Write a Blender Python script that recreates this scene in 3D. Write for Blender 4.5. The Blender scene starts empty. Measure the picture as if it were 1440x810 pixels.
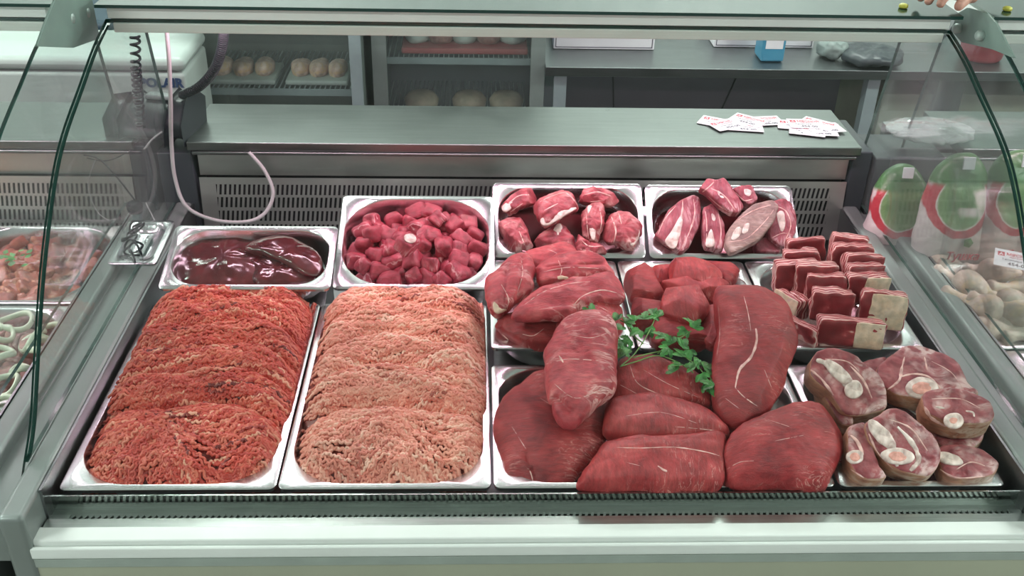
import bpy, math, random
import numpy as np
from math import sin, cos, tan, pi, radians, sqrt
from mathutils import Vector, Matrix, noise as mn
random.seed(7)
rng = np.random.default_rng(5)
scene = bpy.context.scene
COL = scene.collection
ZUP = 0.80            # the tray deck stands 0.80 m above the floor; everything is modelled in deck height and lifted at the end

# ------------------------------------------------------------------ camera
F = 1420.0
PIT, YAW, ROL = radians(31.15), radians(2.63), radians(1.53)
CP = Vector((-.031, -1.15, 1.052))
FW = Vector((sin(YAW)*cos(PIT), cos(YAW)*cos(PIT), -sin(PIT)))
r0 = Vector((cos(YAW), -sin(YAW), 0)); u0 = r0.cross(FW)
RT = r0*cos(ROL)+u0*sin(ROL); UP = -r0*sin(ROL)+u0*cos(ROL)
def ray(x, y): return RT*((x-720)/F)-UP*((y-405)/F)+FW
def U(x, y, a, v):
    d = ray(x, y); i = 'XYZ'.index(a); return CP+d*((v-CP[i])/d[i])
def plane(Y0, z0, tilt=0, roll=0):
    """a resting plane through (.,Y0,z0): tilt lifts its far side, roll its right side"""
    n = Vector((-tan(radians(roll)), -tan(radians(tilt)), 1)).normalized()
    return (Vector((0, Y0, z0)), n)
def UPl(x, y, pl):
    d = ray(x, y); return CP+d*((pl[0]-CP).dot(pl[1])/d.dot(pl[1]))

# ------------------------------------------------------------------ materials
def newmat(name):
    m = bpy.data.materials.new(name); m.use_nodes = True
    nt = m.node_tree; return m, nt, nt.nodes['Principled BSDF']
def nd(nt, t, **k):
    n = nt.nodes.new(t)
    for a, b in k.items(): setattr(n, a, b)
    return n
def c4(c): return (c[0], c[1], c[2], 1)
def srgb(h):
    h = h.lstrip('#'); v = [int(h[i:i+2], 16)/255 for i in (0, 2, 4)]
    return tuple(((x+.055)/1.055)**2.4 if x > .04045 else x/12.92 for x in v)
def ramp(nt, stops):
    r = nd(nt, 'ShaderNodeValToRGB'); e = r.color_ramp.elements
    while len(e) < len(stops): e.new(.5)
    for i, (p, c) in enumerate(stops): e[i].position = p; e[i].color = c4(c)
    return r
def coords(nt, scale=(1, 1, 1), rot=(0, 0, 0)):
    t = nd(nt, 'ShaderNodeTexCoord'); m = nd(nt, 'ShaderNodeMapping')
    m.inputs['Scale'].default_value = scale; m.inputs['Rotation'].default_value = rot
    nt.links.new(t.outputs['Object'], m.inputs['Vector']); return m
def noi(nt, vec, scale, detail=4, dist=0, rough=.55):
    n = nd(nt, 'ShaderNodeTexNoise'); n.inputs['Scale'].default_value = scale; n.inputs['Detail'].default_value = detail
    n.inputs['Distortion'].default_value = dist; n.inputs['Roughness'].default_value = rough
    nt.links.new(vec.outputs[0], n.inputs['Vector']); return n
def plain(name, col, rough=.5, metal=0, var=.06, scale=14, bump=0, spec=.5, coat=0):
    m, nt, b = newmat(name); co = coords(nt); n = noi(nt, co, scale)
    d = tuple(max(0, c*(1-var*2)) for c in col); l = tuple(min(1, c*(1+var)) for c in col)
    r = ramp(nt, [(.3, d), (.7, l)]); nt.links.new(n.outputs[0], r.inputs[0]); nt.links.new(r.outputs[0], b.inputs['Base Color'])
    b.inputs['Roughness'].default_value = rough; b.inputs['Metallic'].default_value = metal
    b.inputs['Specular IOR Level'].default_value = spec; b.inputs['Coat Weight'].default_value = coat
    if bump:
        n2 = noi(nt, co, scale*8); bp = nd(nt, 'ShaderNodeBump'); bp.inputs['Strength'].default_value = bump; bp.inputs['Distance'].default_value = .002
        nt.links.new(n2.outputs[0], bp.inputs['Height']); nt.links.new(bp.outputs[0], b.inputs['Normal'])
    return m
def steel(name, col=(.55, .56, .56), rough=.28, streak=(2, 60, 60), var=.12):
    m, nt, b = newmat(name); co = coords(nt, streak); n = noi(nt, co, 6, 5)
    r = ramp(nt, [(.25, tuple(c*(1-var) for c in col)), (.75, tuple(min(1, c*(1+var)) for c in col))])
    nt.links.new(n.outputs[0], r.inputs[0]); nt.links.new(r.outputs[0], b.inputs['Base Color'])
    b.inputs['Metallic'].default_value = 1
    co2 = coords(nt); n2 = noi(nt, co2, 9, 5); rr = nd(nt, 'ShaderNodeMapRange')
    rr.inputs[3].default_value = rough*.75; rr.inputs[4].default_value = rough*1.35
    nt.links.new(n2.outputs[0], rr.inputs[0]); nt.links.new(rr.outputs[0], b.inputs['Roughness'])
    return m
def meat(name, dark, base, light, fat=(.72, .5, .45), fatamt=.0, s=28, fib=(1, 1, 1), rot=(0, 0, 0), rough=.42, bump=.6, coat=.06, fats=14, sss=.12, grain=160):
    m, nt, b = newmat(name); co = coords(nt); cf = coords(nt, fib, rot)
    n = noi(nt, co, s, 6, .6); r = ramp(nt, [(.3, dark), (.5, base), (.72, light)]); nt.links.new(n.outputs[0], r.inputs[0])
    nf = noi(nt, cf, 60, 5, .3); rf = ramp(nt, [(.35, (.72, .72, .72)), (.62, (1.18, 1.12, 1.12))]); nt.links.new(nf.outputs[0], rf.inputs[0])
    mx = nd(nt, 'ShaderNodeMix', data_type='RGBA', blend_type='MULTIPLY'); mx.inputs[0].default_value = .8
    nt.links.new(r.outputs[0], mx.inputs[6]); nt.links.new(rf.outputs[0], mx.inputs[7]); out = mx.outputs[2]
    if fatamt > 0:
        n3 = noi(nt, cf, fats, 7, 1.4, .6); w = fatamt
        r3 = ramp(nt, [(.5-w, (0, 0, 0)), (.5-w*.25, (1, 1, 1)), (.5+w*.25, (1, 1, 1)), (.5+w, (0, 0, 0))]); nt.links.new(n3.outputs[0], r3.inputs[0])
        n4 = noi(nt, co, fats*.6, 3); r4 = ramp(nt, [(.48, (0, 0, 0)), (.6, (.75, .75, .75))]); nt.links.new(n4.outputs[0], r4.inputs[0])
        mu = nd(nt, 'ShaderNodeMath', operation='MULTIPLY'); nt.links.new(r3.outputs[0], mu.inputs[0]); nt.links.new(r4.outputs[0], mu.inputs[1])
        m2 = nd(nt, 'ShaderNodeMix', data_type='RGBA'); m2.inputs[7].default_value = c4(fat)
        nt.links.new(mu.outputs[0], m2.inputs[0]); nt.links.new(out, m2.inputs[6]); out = m2.outputs[2]
    nt.links.new(out, b.inputs['Base Color'])
    ng = noi(nt, cf, grain, 6, .4, .65); bp = nd(nt, 'ShaderNodeBump'); bp.inputs['Strength'].default_value = bump; bp.inputs['Distance'].default_value = .0024
    nt.links.new(ng.outputs[0], bp.inputs['Height']); nt.links.new(bp.outputs[0], b.inputs['Normal'])
    b.inputs['Roughness'].default_value = rough; b.inputs['Coat Weight'].default_value = coat; b.inputs['Coat Roughness'].default_value = .18
    nt.links.new(bp.outputs[0], b.inputs['Coat Normal'])
    b.inputs['Specular IOR Level'].default_value = .38
    if sss: b.inputs['Subsurface Weight'].default_value = sss; b.inputs['Subsurface Radius'].default_value = (.004, .0015, .001); b.inputs['Subsurface Scale'].default_value = 1
    return m
def glassmat(name, tint=(.93, .98, .95), haze=0.0, gloss=.04, hazecol=(.6, .68, .65), ri=1.45):
    m = bpy.data.materials.new(name); m.use_nodes = True; nt = m.node_tree; nt.nodes.clear()
    o = nd(nt, 'ShaderNodeOutputMaterial'); tr = nd(nt, 'ShaderNodeBsdfTransparent'); tr.inputs[0].default_value = c4(tint)
    gl = nd(nt, 'ShaderNodeBsdfGlossy'); gl.inputs['Roughness'].default_value = gloss
    fr = nd(nt, 'ShaderNodeFresnel'); ge = nd(nt, 'ShaderNodeNewGeometry'); ior = nd(nt, 'ShaderNodeMapRange'); ior.inputs[3].default_value = ri; ior.inputs[4].default_value = 1/ri
    nt.links.new(ge.outputs['Backfacing'], ior.inputs[0]); nt.links.new(ior.outputs[0], fr.inputs[0])
    mx = nd(nt, 'ShaderNodeMixShader'); L = nt.links.new
    L(fr.outputs[0], mx.inputs[0]); L(tr.outputs[0], mx.inputs[1]); L(gl.outputs[0], mx.inputs[2]); last = mx
    if haze:
        df = nd(nt, 'ShaderNodeBsdfDiffuse'); df.inputs[0].default_value = c4(hazecol); co = coords(nt); n = noi(nt, co, 5, 6, .5)
        rr = nd(nt, 'ShaderNodeMapRange'); rr.inputs[3].default_value = haze*.5; rr.inputs[4].default_value = haze*1.5
        L(n.outputs[0], rr.inputs[0]); m2 = nd(nt, 'ShaderNodeMixShader'); L(rr.outputs[0], m2.inputs[0]); L(mx.outputs[0], m2.inputs[1]); L(df.outputs[0], m2.inputs[2]); last = m2
    L(last.outputs[0], o.inputs[0]); return m
def emit(name, col, s):
    m, nt, b = newmat(name); b.inputs['Base Color'].default_value = c4(col); b.inputs['Emission Color'].default_value = c4(col); b.inputs['Emission Strength'].default_value = s; return m

M = {}
M['tray'] = steel('tray_steel', (.74, .73, .75), .24, (3, 3, 3), .05)
M['deck'] = steel('deck_steel', (.30, .31, .32), .33)
M['lip'] = steel('polished_lip', (.48, .52, .50), .10)
M['grille'] = steel('grille_steel', (.50, .53, .51), .3)
M['sill'] = plain('grey_sill', (.215, .245, .235), .38, .35, .05, 8)
M['ledge'] = steel('ledge_steel', (.20, .215, .21), .30, (1, 14, 14), .10)
M['back'] = steel('back_panel_steel', (.56, .57, .54), .42, (2, 8, 8), .08)
M['black'] = plain('black_void', (.012, .012, .014), .6)
M['white'] = plain('white_aluminium', (.76, .80, .77), .35, 0, .03, 5)
M['groove'] = plain('grey_groove', (.33, .38, .345), .5)
M['olive'] = plain('olive_grey_panel', (.40, .42, .32), .45, .1, .06, 2.5)
M['greenedge'] = plain('green_glass_edge', (.010, .042, .034), .12)
M['glass'] = glassmat('clear_glass', (.975, .99, .98), 0, .03, ri=1.24)
M['endglass'] = glassmat('hazy_end_glass', (.93, .96, .95), .045, .05)  # thin diffuse haze, varied by noise, over the clear pane
M['topglass'] = glassmat('top_glass', (.90, .97, .93), .60, .06, (.80, .90, .84))  # pale diffuse haze painted in for the bright reflection on the pane
M['bracket'] = plain('grey_green_bracket', (.21, .29, .26), .45)
M['bolt'] = plain('bolt_cap', (.42, .50, .47), .4, .3)
M['dark'] = plain('dark_plastic', (.014, .018, .022), .35, 0, .06, 14, 0, .3)
M['darker'] = plain('dark_grey_side_panel', (.035, .042, .05), .4)
M['fridgewhite'] = plain('white_enamel', (.44, .51, .48), .4, 0, .03, 3)
M['bluegrey'] = plain('blue_grey_frame', (.27, .33, .345), .45)
M['frame2'] = plain('grey_frame', (.20, .24, .23), .5)
M['purple'] = plain('dark_purple_wall', (.075, .068, .085), .7, 0, .1, 2)
M['fridgein'] = plain('cool_liner', (.11, .14, .18), .6)
M['fridgein2'] = plain('grey_liner', (.14, .165, .155), .6)
M['tabletop'] = steel('table_steel', (.20, .215, .22), .35)
M['cardwhite'] = plain('paper', (.80, .78, .82), .6, 0, .02)
M['red'] = plain('red_print', (.55, .05, .08), .6)
M['ink'] = plain('dark_ink', (.06, .06, .09), .6)
M['navy'] = plain('navy_print', (.02, .05, .13), .6)
M['cable'] = plain('white_cable', (.42, .41, .41), .45)
M['fat'] = meat('fat_cap', (.60, .42, .30), (.70, .55, .42), (.80, .66, .55), s=30, bump=.3, sss=.1, rough=.4)
M['bone'] = meat('bone', (.46, .30, .27), (.66, .54, .49), (.78, .70, .66), s=60, bump=.2, sss=.1, rough=.4)
M['fatline'] = meat('sinew', (.58, .28, .26), (.72, .44, .40), (.80, .58, .54), s=60, bump=.3)
M['dark_reflection'] = plain('painted_dark_reflection', (.10, .012, .016), .12, .35, .2, 20)  # dark glossy tray floor: the steel's dark reflections put into the colour
M['marrow'] = meat('marrow', (.60, .26, .20), (.70, .34, .28), (.78, .45, .38), s=60, bump=.4)
M['beef'] = meat('beef', (0.174, 0.011, 0.015), (0.311, 0.028, 0.032), (0.438, 0.057, 0.059), (0.762, 0.392, 0.348), .011, s=16, fib=(1, 5, 1), rot=(0, 0, .9), rough=.36)
M['beef2'] = meat('beef_cross_grain', (0.222, 0.016, 0.019), (0.370, 0.039, 0.042), (0.499, 0.082, 0.078), (0.814, 0.440, 0.396), .012, s=22, fib=(4, 1, 1), rot=(0, 0, .3), rough=.38)
M['beefpink'] = meat('beef_pink', (0.263, 0.021, 0.033), (0.425, 0.053, 0.067), (0.587, 0.119, 0.128), (0.874, 0.529, 0.506), .050, s=26, fib=(1, 3, 1), rot=(0, 0, -.6), rough=.36)
M['cube'] = meat('beef_cube', (0.165, 0.012, 0.025), (0.348, 0.037, 0.064), (0.522, 0.107, 0.144), (0.874, 0.529, 0.552), .035, s=36, fib=(1, 4, 1), rough=.34)
M['liver'] = meat('liver', (.045, .008, .010), (.085, .012, .016), (.15, .022, .028), s=12, rough=.13, bump=.10, coat=.8, grain=40)
M['bonemeat'] = meat('bone_in_meat', (0.189, 0.015, 0.026), (0.361, 0.053, 0.070), (0.499, 0.164, 0.172), (0.720, 0.460, 0.440), .08, s=34, fib=(1, 2.5, 1), rough=.38, bump=.5)
M['ribmeat'] = meat('rib_meat', (0.166, 0.018, 0.034), (0.294, 0.050, 0.072), (0.423, 0.135, 0.153), (.70, .46, .48), .06, s=30, fib=(3, 1, 1), rot=(0, 0, .9), rough=.4, bump=.5)
M['greymeat'] = meat('greyish_rib', (.20, .11, .11), (.30, .19, .17), (.42, .29, .26), (.62, .5, .46), .06, s=30, fib=(1, 4, 1), rot=(0, 0, -.7), rough=.4)
M['shank'] = meat('shank_cut', (0.148, 0.021, 0.030), (0.285, 0.066, 0.075), (0.423, 0.161, 0.165), (0.713, 0.529, 0.506), .11, s=30, rough=.34, bump=.4, fats=22)
M['shankside'] = meat('shank_side', (.26, .09, .06), (.42, .19, .12), (.56, .33, .20), (.66, .5, .4), .08, s=18, fib=(1, 1, 3), rough=.38)
M['marin'] = meat('marinated_meat', (.17, .03, .02), (.32, .075, .045), (.50, .17, .09), (.62, .33, .2), .05, s=24, rough=.25, coat=.6)
M['kebab'] = meat('orange_marinade', (.38, .09, .02), (.58, .18, .05), (.70, .32, .12), (.75, .55, .3), .06, s=26, rough=.25, coat=.5)
M['palemeat'] = meat('pale_marinade', (.25, .12, .11), (.36, .19, .17), (.46, .28, .24), s=20, rough=.3, coat=.5)
M['onion'] = plain('onion', (.62, .66, .52), .3, 0, .08, 30, coat=.3)
M['chicken'] = meat('chicken_skin', (.50, .34, .28), (.66, .50, .43), (.78, .64, .55), (.75, .5, .28), .06, s=26, rough=.36, bump=.6, sss=.15)
M['leaf'] = plain('parsley_leaf', (.06, .24, .05), .45, 0, .35, 60)
M['stem'] = plain('parsley_stem', (.16, .30, .08), .45, 0, .15, 30)
def striped(name):
    m, nt, b = newmat(name); co = coords(nt); w = nd(nt, 'ShaderNodeTexWave'); w.bands_direction = 'Y'
    w.inputs['Scale'].default_value = 43; w.inputs['Distortion'].default_value = 1.3; w.inputs['Detail'].default_value = 4; w.inputs['Detail Scale'].default_value = 1.2
    nt.links.new(co.outputs[0], w.inputs['Vector'])
    r = ramp(nt, [(.0, (.26, .025, .035)), (.55, (.44, .065, .075)), (.72, (.56, .18, .17)), (.88, (.80, .56, .52))])
    nt.links.new(w.outputs['Color'], r.inputs[0]); n = noi(nt, co, 38, 5, .6)
    r2 = ramp(nt, [(.35, (.6, .55, .55)), (.65, (1.1, 1.05, 1.05))]); nt.links.new(n.outputs[0], r2.inputs[0])
    mx = nd(nt, 'ShaderNodeMix', data_type='RGBA', blend_type='MULTIPLY'); mx.inputs[0].default_value = .8
    nt.links.new(r.outputs[0], mx.inputs[6]); nt.links.new(r2.outputs[0], mx.inputs[7]); nt.links.new(mx.outputs[2], b.inputs['Base Color'])
    bp = nd(nt, 'ShaderNodeBump'); bp.inputs['Strength'].default_value = .4; bp.inputs['Distance'].default_value = .0015
    nt.links.new(n.outputs[0], bp.inputs['Height']); nt.links.new(bp.outputs[0], b.inputs['Normal']); b.inputs['Roughness'].default_value = .36; b.inputs['Coat Weight'].default_value = .2
    return m
M['shortrib'] = striped('layered_short_rib')
def mincemat(name, stops):
    m, nt, b = newmat(name); a = nd(nt, 'ShaderNodeAttribute'); a.attribute_name = 'tone'
    r = ramp(nt, stops); nt.links.new(a.outputs['Fac'], r.inputs[0]); co = coords(nt); n = noi(nt, co, 9, 4, .3)
    r2 = ramp(nt, [(.3, (.80, .72, .72)), (.7, (1.12, 1.06, 1.04))]); nt.links.new(n.outputs[0], r2.inputs[0])
    mx = nd(nt, 'ShaderNodeMix', data_type='RGBA', blend_type='MULTIPLY'); mx.inputs[0].default_value = 1
    nt.links.new(r.outputs[0], mx.inputs[6]); nt.links.new(r2.outputs[0], mx.inputs[7]); nt.links.new(mx.outputs[2], b.inputs['Base Color'])
    b.inputs['Roughness'].default_value = .42; b.inputs['Coat Weight'].default_value = .15; return m
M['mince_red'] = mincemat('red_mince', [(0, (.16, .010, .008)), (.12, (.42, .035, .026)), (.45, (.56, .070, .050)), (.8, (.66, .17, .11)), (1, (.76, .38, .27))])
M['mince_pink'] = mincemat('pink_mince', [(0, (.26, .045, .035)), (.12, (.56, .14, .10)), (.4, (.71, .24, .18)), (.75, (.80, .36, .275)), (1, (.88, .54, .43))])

# ------------------------------------------------------------------ mesh helpers
class MB:
    def __init__(s): s.v = []; s.f = []; s.m = []
    def add(s, vs, fs, mi=0):
        o = len(s.v); s.v += [Vector(v) for v in vs]; s.f += [tuple(o+i for i in f) for f in fs]; s.m += [mi]*len(fs); return s
    def box(s, x0, x1, y0, y1, z0, z1, mi=0, mat=None):
        vs = [Vector((x, y, z)) for x in (x0, x1) for y in (y0, y1) for z in (z0, z1)]
        if mat is not None: vs = [mat @ v for v in vs]
        return s.add(vs, [(0, 1, 3, 2), (4, 6, 7, 5), (0, 4, 5, 1), (2, 3, 7, 6), (0, 2, 6, 4), (1, 5, 7, 3)], mi)
    def prism(s, poly, a, lo, hi, mi=0, mside=None):
        """poly: 2-D points in the plane across axis a"""
        n = len(poly)
        def P(p, t): return {'X': (t, p[0], p[1]), 'Y': (p[0], t, p[1]), 'Z': (p[0], p[1], t)}[a]
        o = len(s.v)
        s.add([P(p, lo) for p in poly]+[P(p, hi) for p in poly], [], 0)
        s.f += [tuple(o+i for i in range(n)), tuple(o+n+i for i in reversed(range(n)))]; s.m += [mi, mi]
        ms = mi if mside is None else mside
        for i in range(n): j = (i+1) % n; s.f.append((o+i, o+j, o+n+j, o+n+i)); s.m.append(ms)
        return s
    def tube(s, pts, r, n=8, mi=0, caps=True):
        pts = [Vector(p) for p in pts]; rr = r if hasattr(r, '__len__') else [r]*len(pts); o = len(s.v); k = len(pts); up = None
        for i, p in enumerate(pts):
            t = (pts[min(i+1, k-1)]-pts[max(i-1, 0)]).normalized()
            if up is None: up = t.orthogonal().normalized()
            up = (up-t*up.dot(t)).normalized(); b = t.cross(up)
            for j in range(n): a = 2*pi*j/n; s.v.append(p+(up*cos(a)+b*sin(a))*rr[i])
        for i in range(k-1):
            for j in range(n): a = o+i*n+j; b2 = o+i*n+(j+1) % n; s.f.append((a, b2, b2+n, a+n)); s.m.append(mi)
        if caps: s.f += [tuple(o+j for j in reversed(range(n))), tuple(o+(k-1)*n+j for j in range(n))]; s.m += [mi, mi]
        return s
    def lathe(s, prof, c, n=24, mi=0, axis='Z'):
        o = len(s.v); c = Vector(c)
        for r, h in prof:
            for j in range(n):
                a = 2*pi*j/n; v = (r*cos(a), r*sin(a), h) if axis == 'Z' else ((h, r*cos(a), r*sin(a)) if axis == 'X' else (r*cos(a), h, r*sin(a)))
                s.v.append(c+Vector(v))
        for i in range(len(prof)-1):
            for j in range(n): a = o+i*n+j; b = o+i*n+(j+1) % n; s.f.append((a, b, b+n, a+n)); s.m.append(mi)
        s.f += [tuple(o+j for j in reversed(range(n))), tuple(o+(len(prof)-1)*n+j for j in range(n))]; s.m += [mi, mi]; return s
WL = {}
def tag(o, label=None, cat=None, group=None, kind=None):
    for k, v in (('label', label), ('category', cat), ('group', group), ('kind', kind)):
        if v: o[k] = v
    return o
def empty(name, loc, label=None, cat=None, group=None):
    o = bpy.data.objects.new(name, None); o.empty_display_size = .05; COL.objects.link(o); o.location = loc; WL[o] = Vector(loc); return tag(o, label, cat, group)
def link(name, me, parent, c):
    o = bpy.data.objects.new(name, me); COL.objects.link(o)
    if parent is not None: o.parent = parent; o.location = c-WL[parent]
    else: o.location = c
    WL[o] = Vector(c); return o
def build(mb, name, mats, parent=None, smooth=False, bevel=0, seg=2, center=None, flat_angle=None):
    vs = mb.v; lo = Vector([min(v[i] for v in vs) for i in range(3)]); hi = Vector([max(v[i] for v in vs) for i in range(3)])
    c = (lo+hi)/2 if center is None else Vector(center)
    if center is None and parent is None: c.z = lo.z
    me = bpy.data.meshes.new(name); me.from_pydata([tuple(v-c) for v in vs], [], mb.f)
    for m in (mats if isinstance(mats, (list, tuple)) else [mats]): me.materials.append(m)
    me.polygons.foreach_set('material_index', mb.m)
    if smooth: me.polygons.foreach_set('use_smooth', [True]*len(mb.f))
    me.update(); o = link(name, me, parent, c)
    if bevel:
        b = o.modifiers.new('bevel', 'BEVEL'); b.width = bevel; b.segments = seg; b.limit_method = 'ANGLE'; b.angle_limit = radians(35)
        me.polygons.foreach_set('use_smooth', [True]*len(mb.f)); w = o.modifiers.new('wn', 'WEIGHTED_NORMAL'); w.keep_sharp = False
    return o
def struct(o): o['kind'] = 'structure'; return o
def copy_tree(o, parent=None):
    c = o.copy(); COL.objects.link(c)
    if parent is not None: c.parent = parent
    for ch in o.children:
        copy_tree(ch, c)
    return c
def text(s, name, size, mat, parent, M4, ext=.0004, align='LEFT', bold=0, shear=0):
    """lettering turned into a thin mesh and laid at matrix M4 (world, deck height)"""
    cu = bpy.data.curves.new(name, 'FONT'); cu.body = s; cu.size = size; cu.extrude = ext; cu.align_x = align; cu.offset = bold; cu.shear = shear; cu.resolution_u = 3
    t = bpy.data.objects.new(name+'_tmp', cu); COL.objects.link(t); bpy.context.view_layer.update()
    me = bpy.data.meshes.new_from_object(t.evaluated_get(bpy.context.evaluated_depsgraph_get())); bpy.data.objects.remove(t)
    me.materials.clear(); me.materials.append(mat); me.transform(M4)
    c = sum((v.co for v in me.vertices), Vector())/max(1, len(me.vertices)); me.transform(Matrix.Translation(-c)); return link(name, me, parent, c)
def spline(pts, k=8, closed=False):
    pts = [Vector(p) for p in pts]; n = len(pts); out = []
    for i in range(n if closed else n-1):
        g = (lambda j: pts[j % n]) if closed else (lambda j: pts[max(0, min(n-1, j))])
        a, b, c, d = g(i-1), g(i), g(i+1), g(i+2)
        for q in range(k):
            t = q/k; out.append(.5*((2*b)+(c-a)*t+(2*a-5*b+4*c-d)*t*t+(3*b-a-3*c+d)*t**3))
    if not closed: out.append(pts[-1])
    return out
def resample(pts, N):
    L = [0]
    for i in range(len(pts)): L.append(L[-1]+(pts[(i+1) % len(pts)]-pts[i]).length)
    out = []; j = 0
    for k in range(N):
        t = L[-1]*k/N
        while L[j+1] < t: j += 1
        a = pts[j % len(pts)]; b = pts[(j+1) % len(pts)]; out.append(a.lerp(b, (t-L[j])/max(1e-9, L[j+1]-L[j])))
    return out
def pillow(outline, n, T, lin=False, p=2.6, pb=2.4, amp=.003, freq=22, R=10, N=60, seed=0, below=.5, fine=.0008, grooves=(), cuts=0, frac=.82, ridge=0):
    """closed lump from a plan outline lying on a plane with normal n; T its thickness"""
    n = Vector(n).normalized(); P = resample(spline(outline, 6, True) if not lin else [a.lerp(b, t) for a, b in zip(outline, outline[1:]+outline[:1]) for t in (.12, .5, .88)], N); c = sum(P, Vector())/N; mb = MB(); off = Vector((seed*3.1, seed*1.7, seed*.9))
    e1 = n.orthogonal().normalized(); e2 = n.cross(e1)
    def disp(v, out):
        a = mn.noise(v*freq+off)*amp + mn.noise(v*freq*3.1+off)*amp*.35 + mn.noise(v*140+off)*fine
        for (ga, gb, w, dp) in grooves:
            ab = gb-ga; t = max(0, min(1, (v-ga).dot(ab)/ab.dot(ab))); q = (v-(ga+ab*t)); q -= n*q.dot(n); a -= dp*math.exp(-(q.length/w)**2)
        if ridge: q = v*freq*.9+off*2; a += ridge*(.5-abs(mn.noise(Vector((q.x*.5, q.y*1.6, q.z)))*2.2))
        return v+out*a
    rows = []
    for half in (1, -1):
        pp = p if half == 1 else pb; h = T*(1-below) if half == 1 else T*below
        for j in range(0 if half == 1 else R-1, (R+1) if half == 1 else -1, 1 if half == 1 else -1):
            if half == -1 and j == R: continue
            ph = (pi/2)*j/R; s = max(1e-4, sin(ph))**(2/pp); z = max(0, cos(ph))**(2/pp)
            rows.append((s if j else 0, half*z*h))
    idx = []
    for (s, z) in rows:
        if s == 0:
            v = c+n*z; mb.v.append(disp(v, n*(1 if z > 0 else -1))); idx.append([len(mb.v)-1])
        else:
            k = len(mb.v)
            for q in P:
                rad = (q-c); v = c+rad*s+n*z; out = (rad.normalized()*s**3+n*(z/max(T*.5, 1e-6))).normalized(); mb.v.append(disp(v, out))
            idx.append(list(range(k, k+N)))
    for a, b in zip(idx[:-1], idx[1:]):
        for j in range(N):
            j2 = (j+1) % N
            if len(a) == 1: mb.f.append((a[0], b[j], b[j2]))
            elif len(b) == 1: mb.f.append((a[j], b[0], a[j2]))
            else: mb.f.append((a[j], b[j], b[j2], a[j2]))
            mb.m.append(0)
    Rc = random.Random(seed*17+3)
    for _ in range(cuts):
        d = (n*Rc.uniform(.25, 1.1)+e1*Rc.uniform(-1, 1)+e2*Rc.uniform(-1, 1)).normalized(); m_ = max((v-c).dot(d) for v in mb.v)*Rc.uniform(frac-.06, frac+.06)
        for i, v in enumerate(mb.v):
            h = (v-c).dot(d)-m_
            if h > 0: mb.v[i] = v-d*h*.93
    return mb
from mathutils.bvhtree import BVHTree
def surf(o, pts):
    me = o.data; L = WL[o]; b = BVHTree.FromPolygons([v.co+L for v in me.vertices], [tuple(p.vertices) for p in me.polygons]); out = []
    for x, y in pts:
        h = b.ray_cast(CP, ray(x, y).normalized())
        if h[0] is not None: out.append((h[0], h[1] if h[1].dot(ray(x, y)) < 0 else -h[1]))
    return out
def seam(o, pts, w, mat='fatline', name='sinew', flat=.35, wob=.35):
    w = w*.72 if mat == 'fatline' and name == 'sinew' else w
    P2 = spline([(x, y, 0) for x, y in pts], 7); S = surf(o, [(p.x, p.y) for p in P2]); k = len(S); mb = MB(); n = 8
    if k < 3: return
    for i, (p, nn) in enumerate(S):
        t = (S[min(i+1, k-1)][0]-S[max(i-1, 0)][0]).normalized(); sd = nn.cross(t).normalized(); r = w*(.25+.75*sin(pi*(i+.5)/k)**.6)*(1+wob*2*mn.noise(p*110))
        for j in range(n): a = 2*pi*j/n; mb.v.append(p+sd*cos(a)*r*(1+.25*mn.noise(p*200+Vector((j, 0, 0))))+nn*(sin(a)*r*flat))
    for i in range(k-1):
        for j in range(n): a = i*n+j; b = i*n+(j+1) % n; mb.f.append((a, b, b+n, a+n)); mb.m.append(0)
    return build(mb, name, M[mat], o, smooth=True)
def lump(name, label, cat, px, pl, T, mat, group=None, parent=None, **k):
    out = [UPl(x, y, pl) for x, y in px]; g = [(UPl(*a, pl), UPl(*b, pl), w, d) for a, b, w, d in k.pop('grooves', ())]
    mb = pillow(out, pl[1], T, grooves=g, **k); o = build(mb, name, M[mat] if isinstance(mat, str) else mat, parent, smooth=True)
    if label: tag(o, label, cat, group)
    return o

# ------------------------------------------------------------------ the room
def structbox(name, b, mat, **k): return struct(build(MB().box(*b), name, mat, **k))
structbox('floor', (-3.2, 3.4, -2.2, 2.9, -.84, -.80), plain('grey_tile_floor', (.30, .30, .28), .5))
structbox('wall_back', (-3.2, 3.4, 2.8, 2.9, -.80, 1.9), plain('pale_wall', (.84, .88, .85), .6))
structbox('wall_left', (-3.3, -3.2, -2.2, 2.9, -.84, 1.9), plain('pale_wall_left', (.42, .47, .44), .6))
structbox('wall_right', (3.4, 3.5, -2.2, 2.9, -.84, 1.9), plain('pale_wall_right', (.42, .47, .44), .6))
structbox('ceiling', (-3.3, 3.5, -2.2, 2.9, 1.9, 1.94), plain('white_ceiling', (.70, .74, .71), .7))

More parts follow.
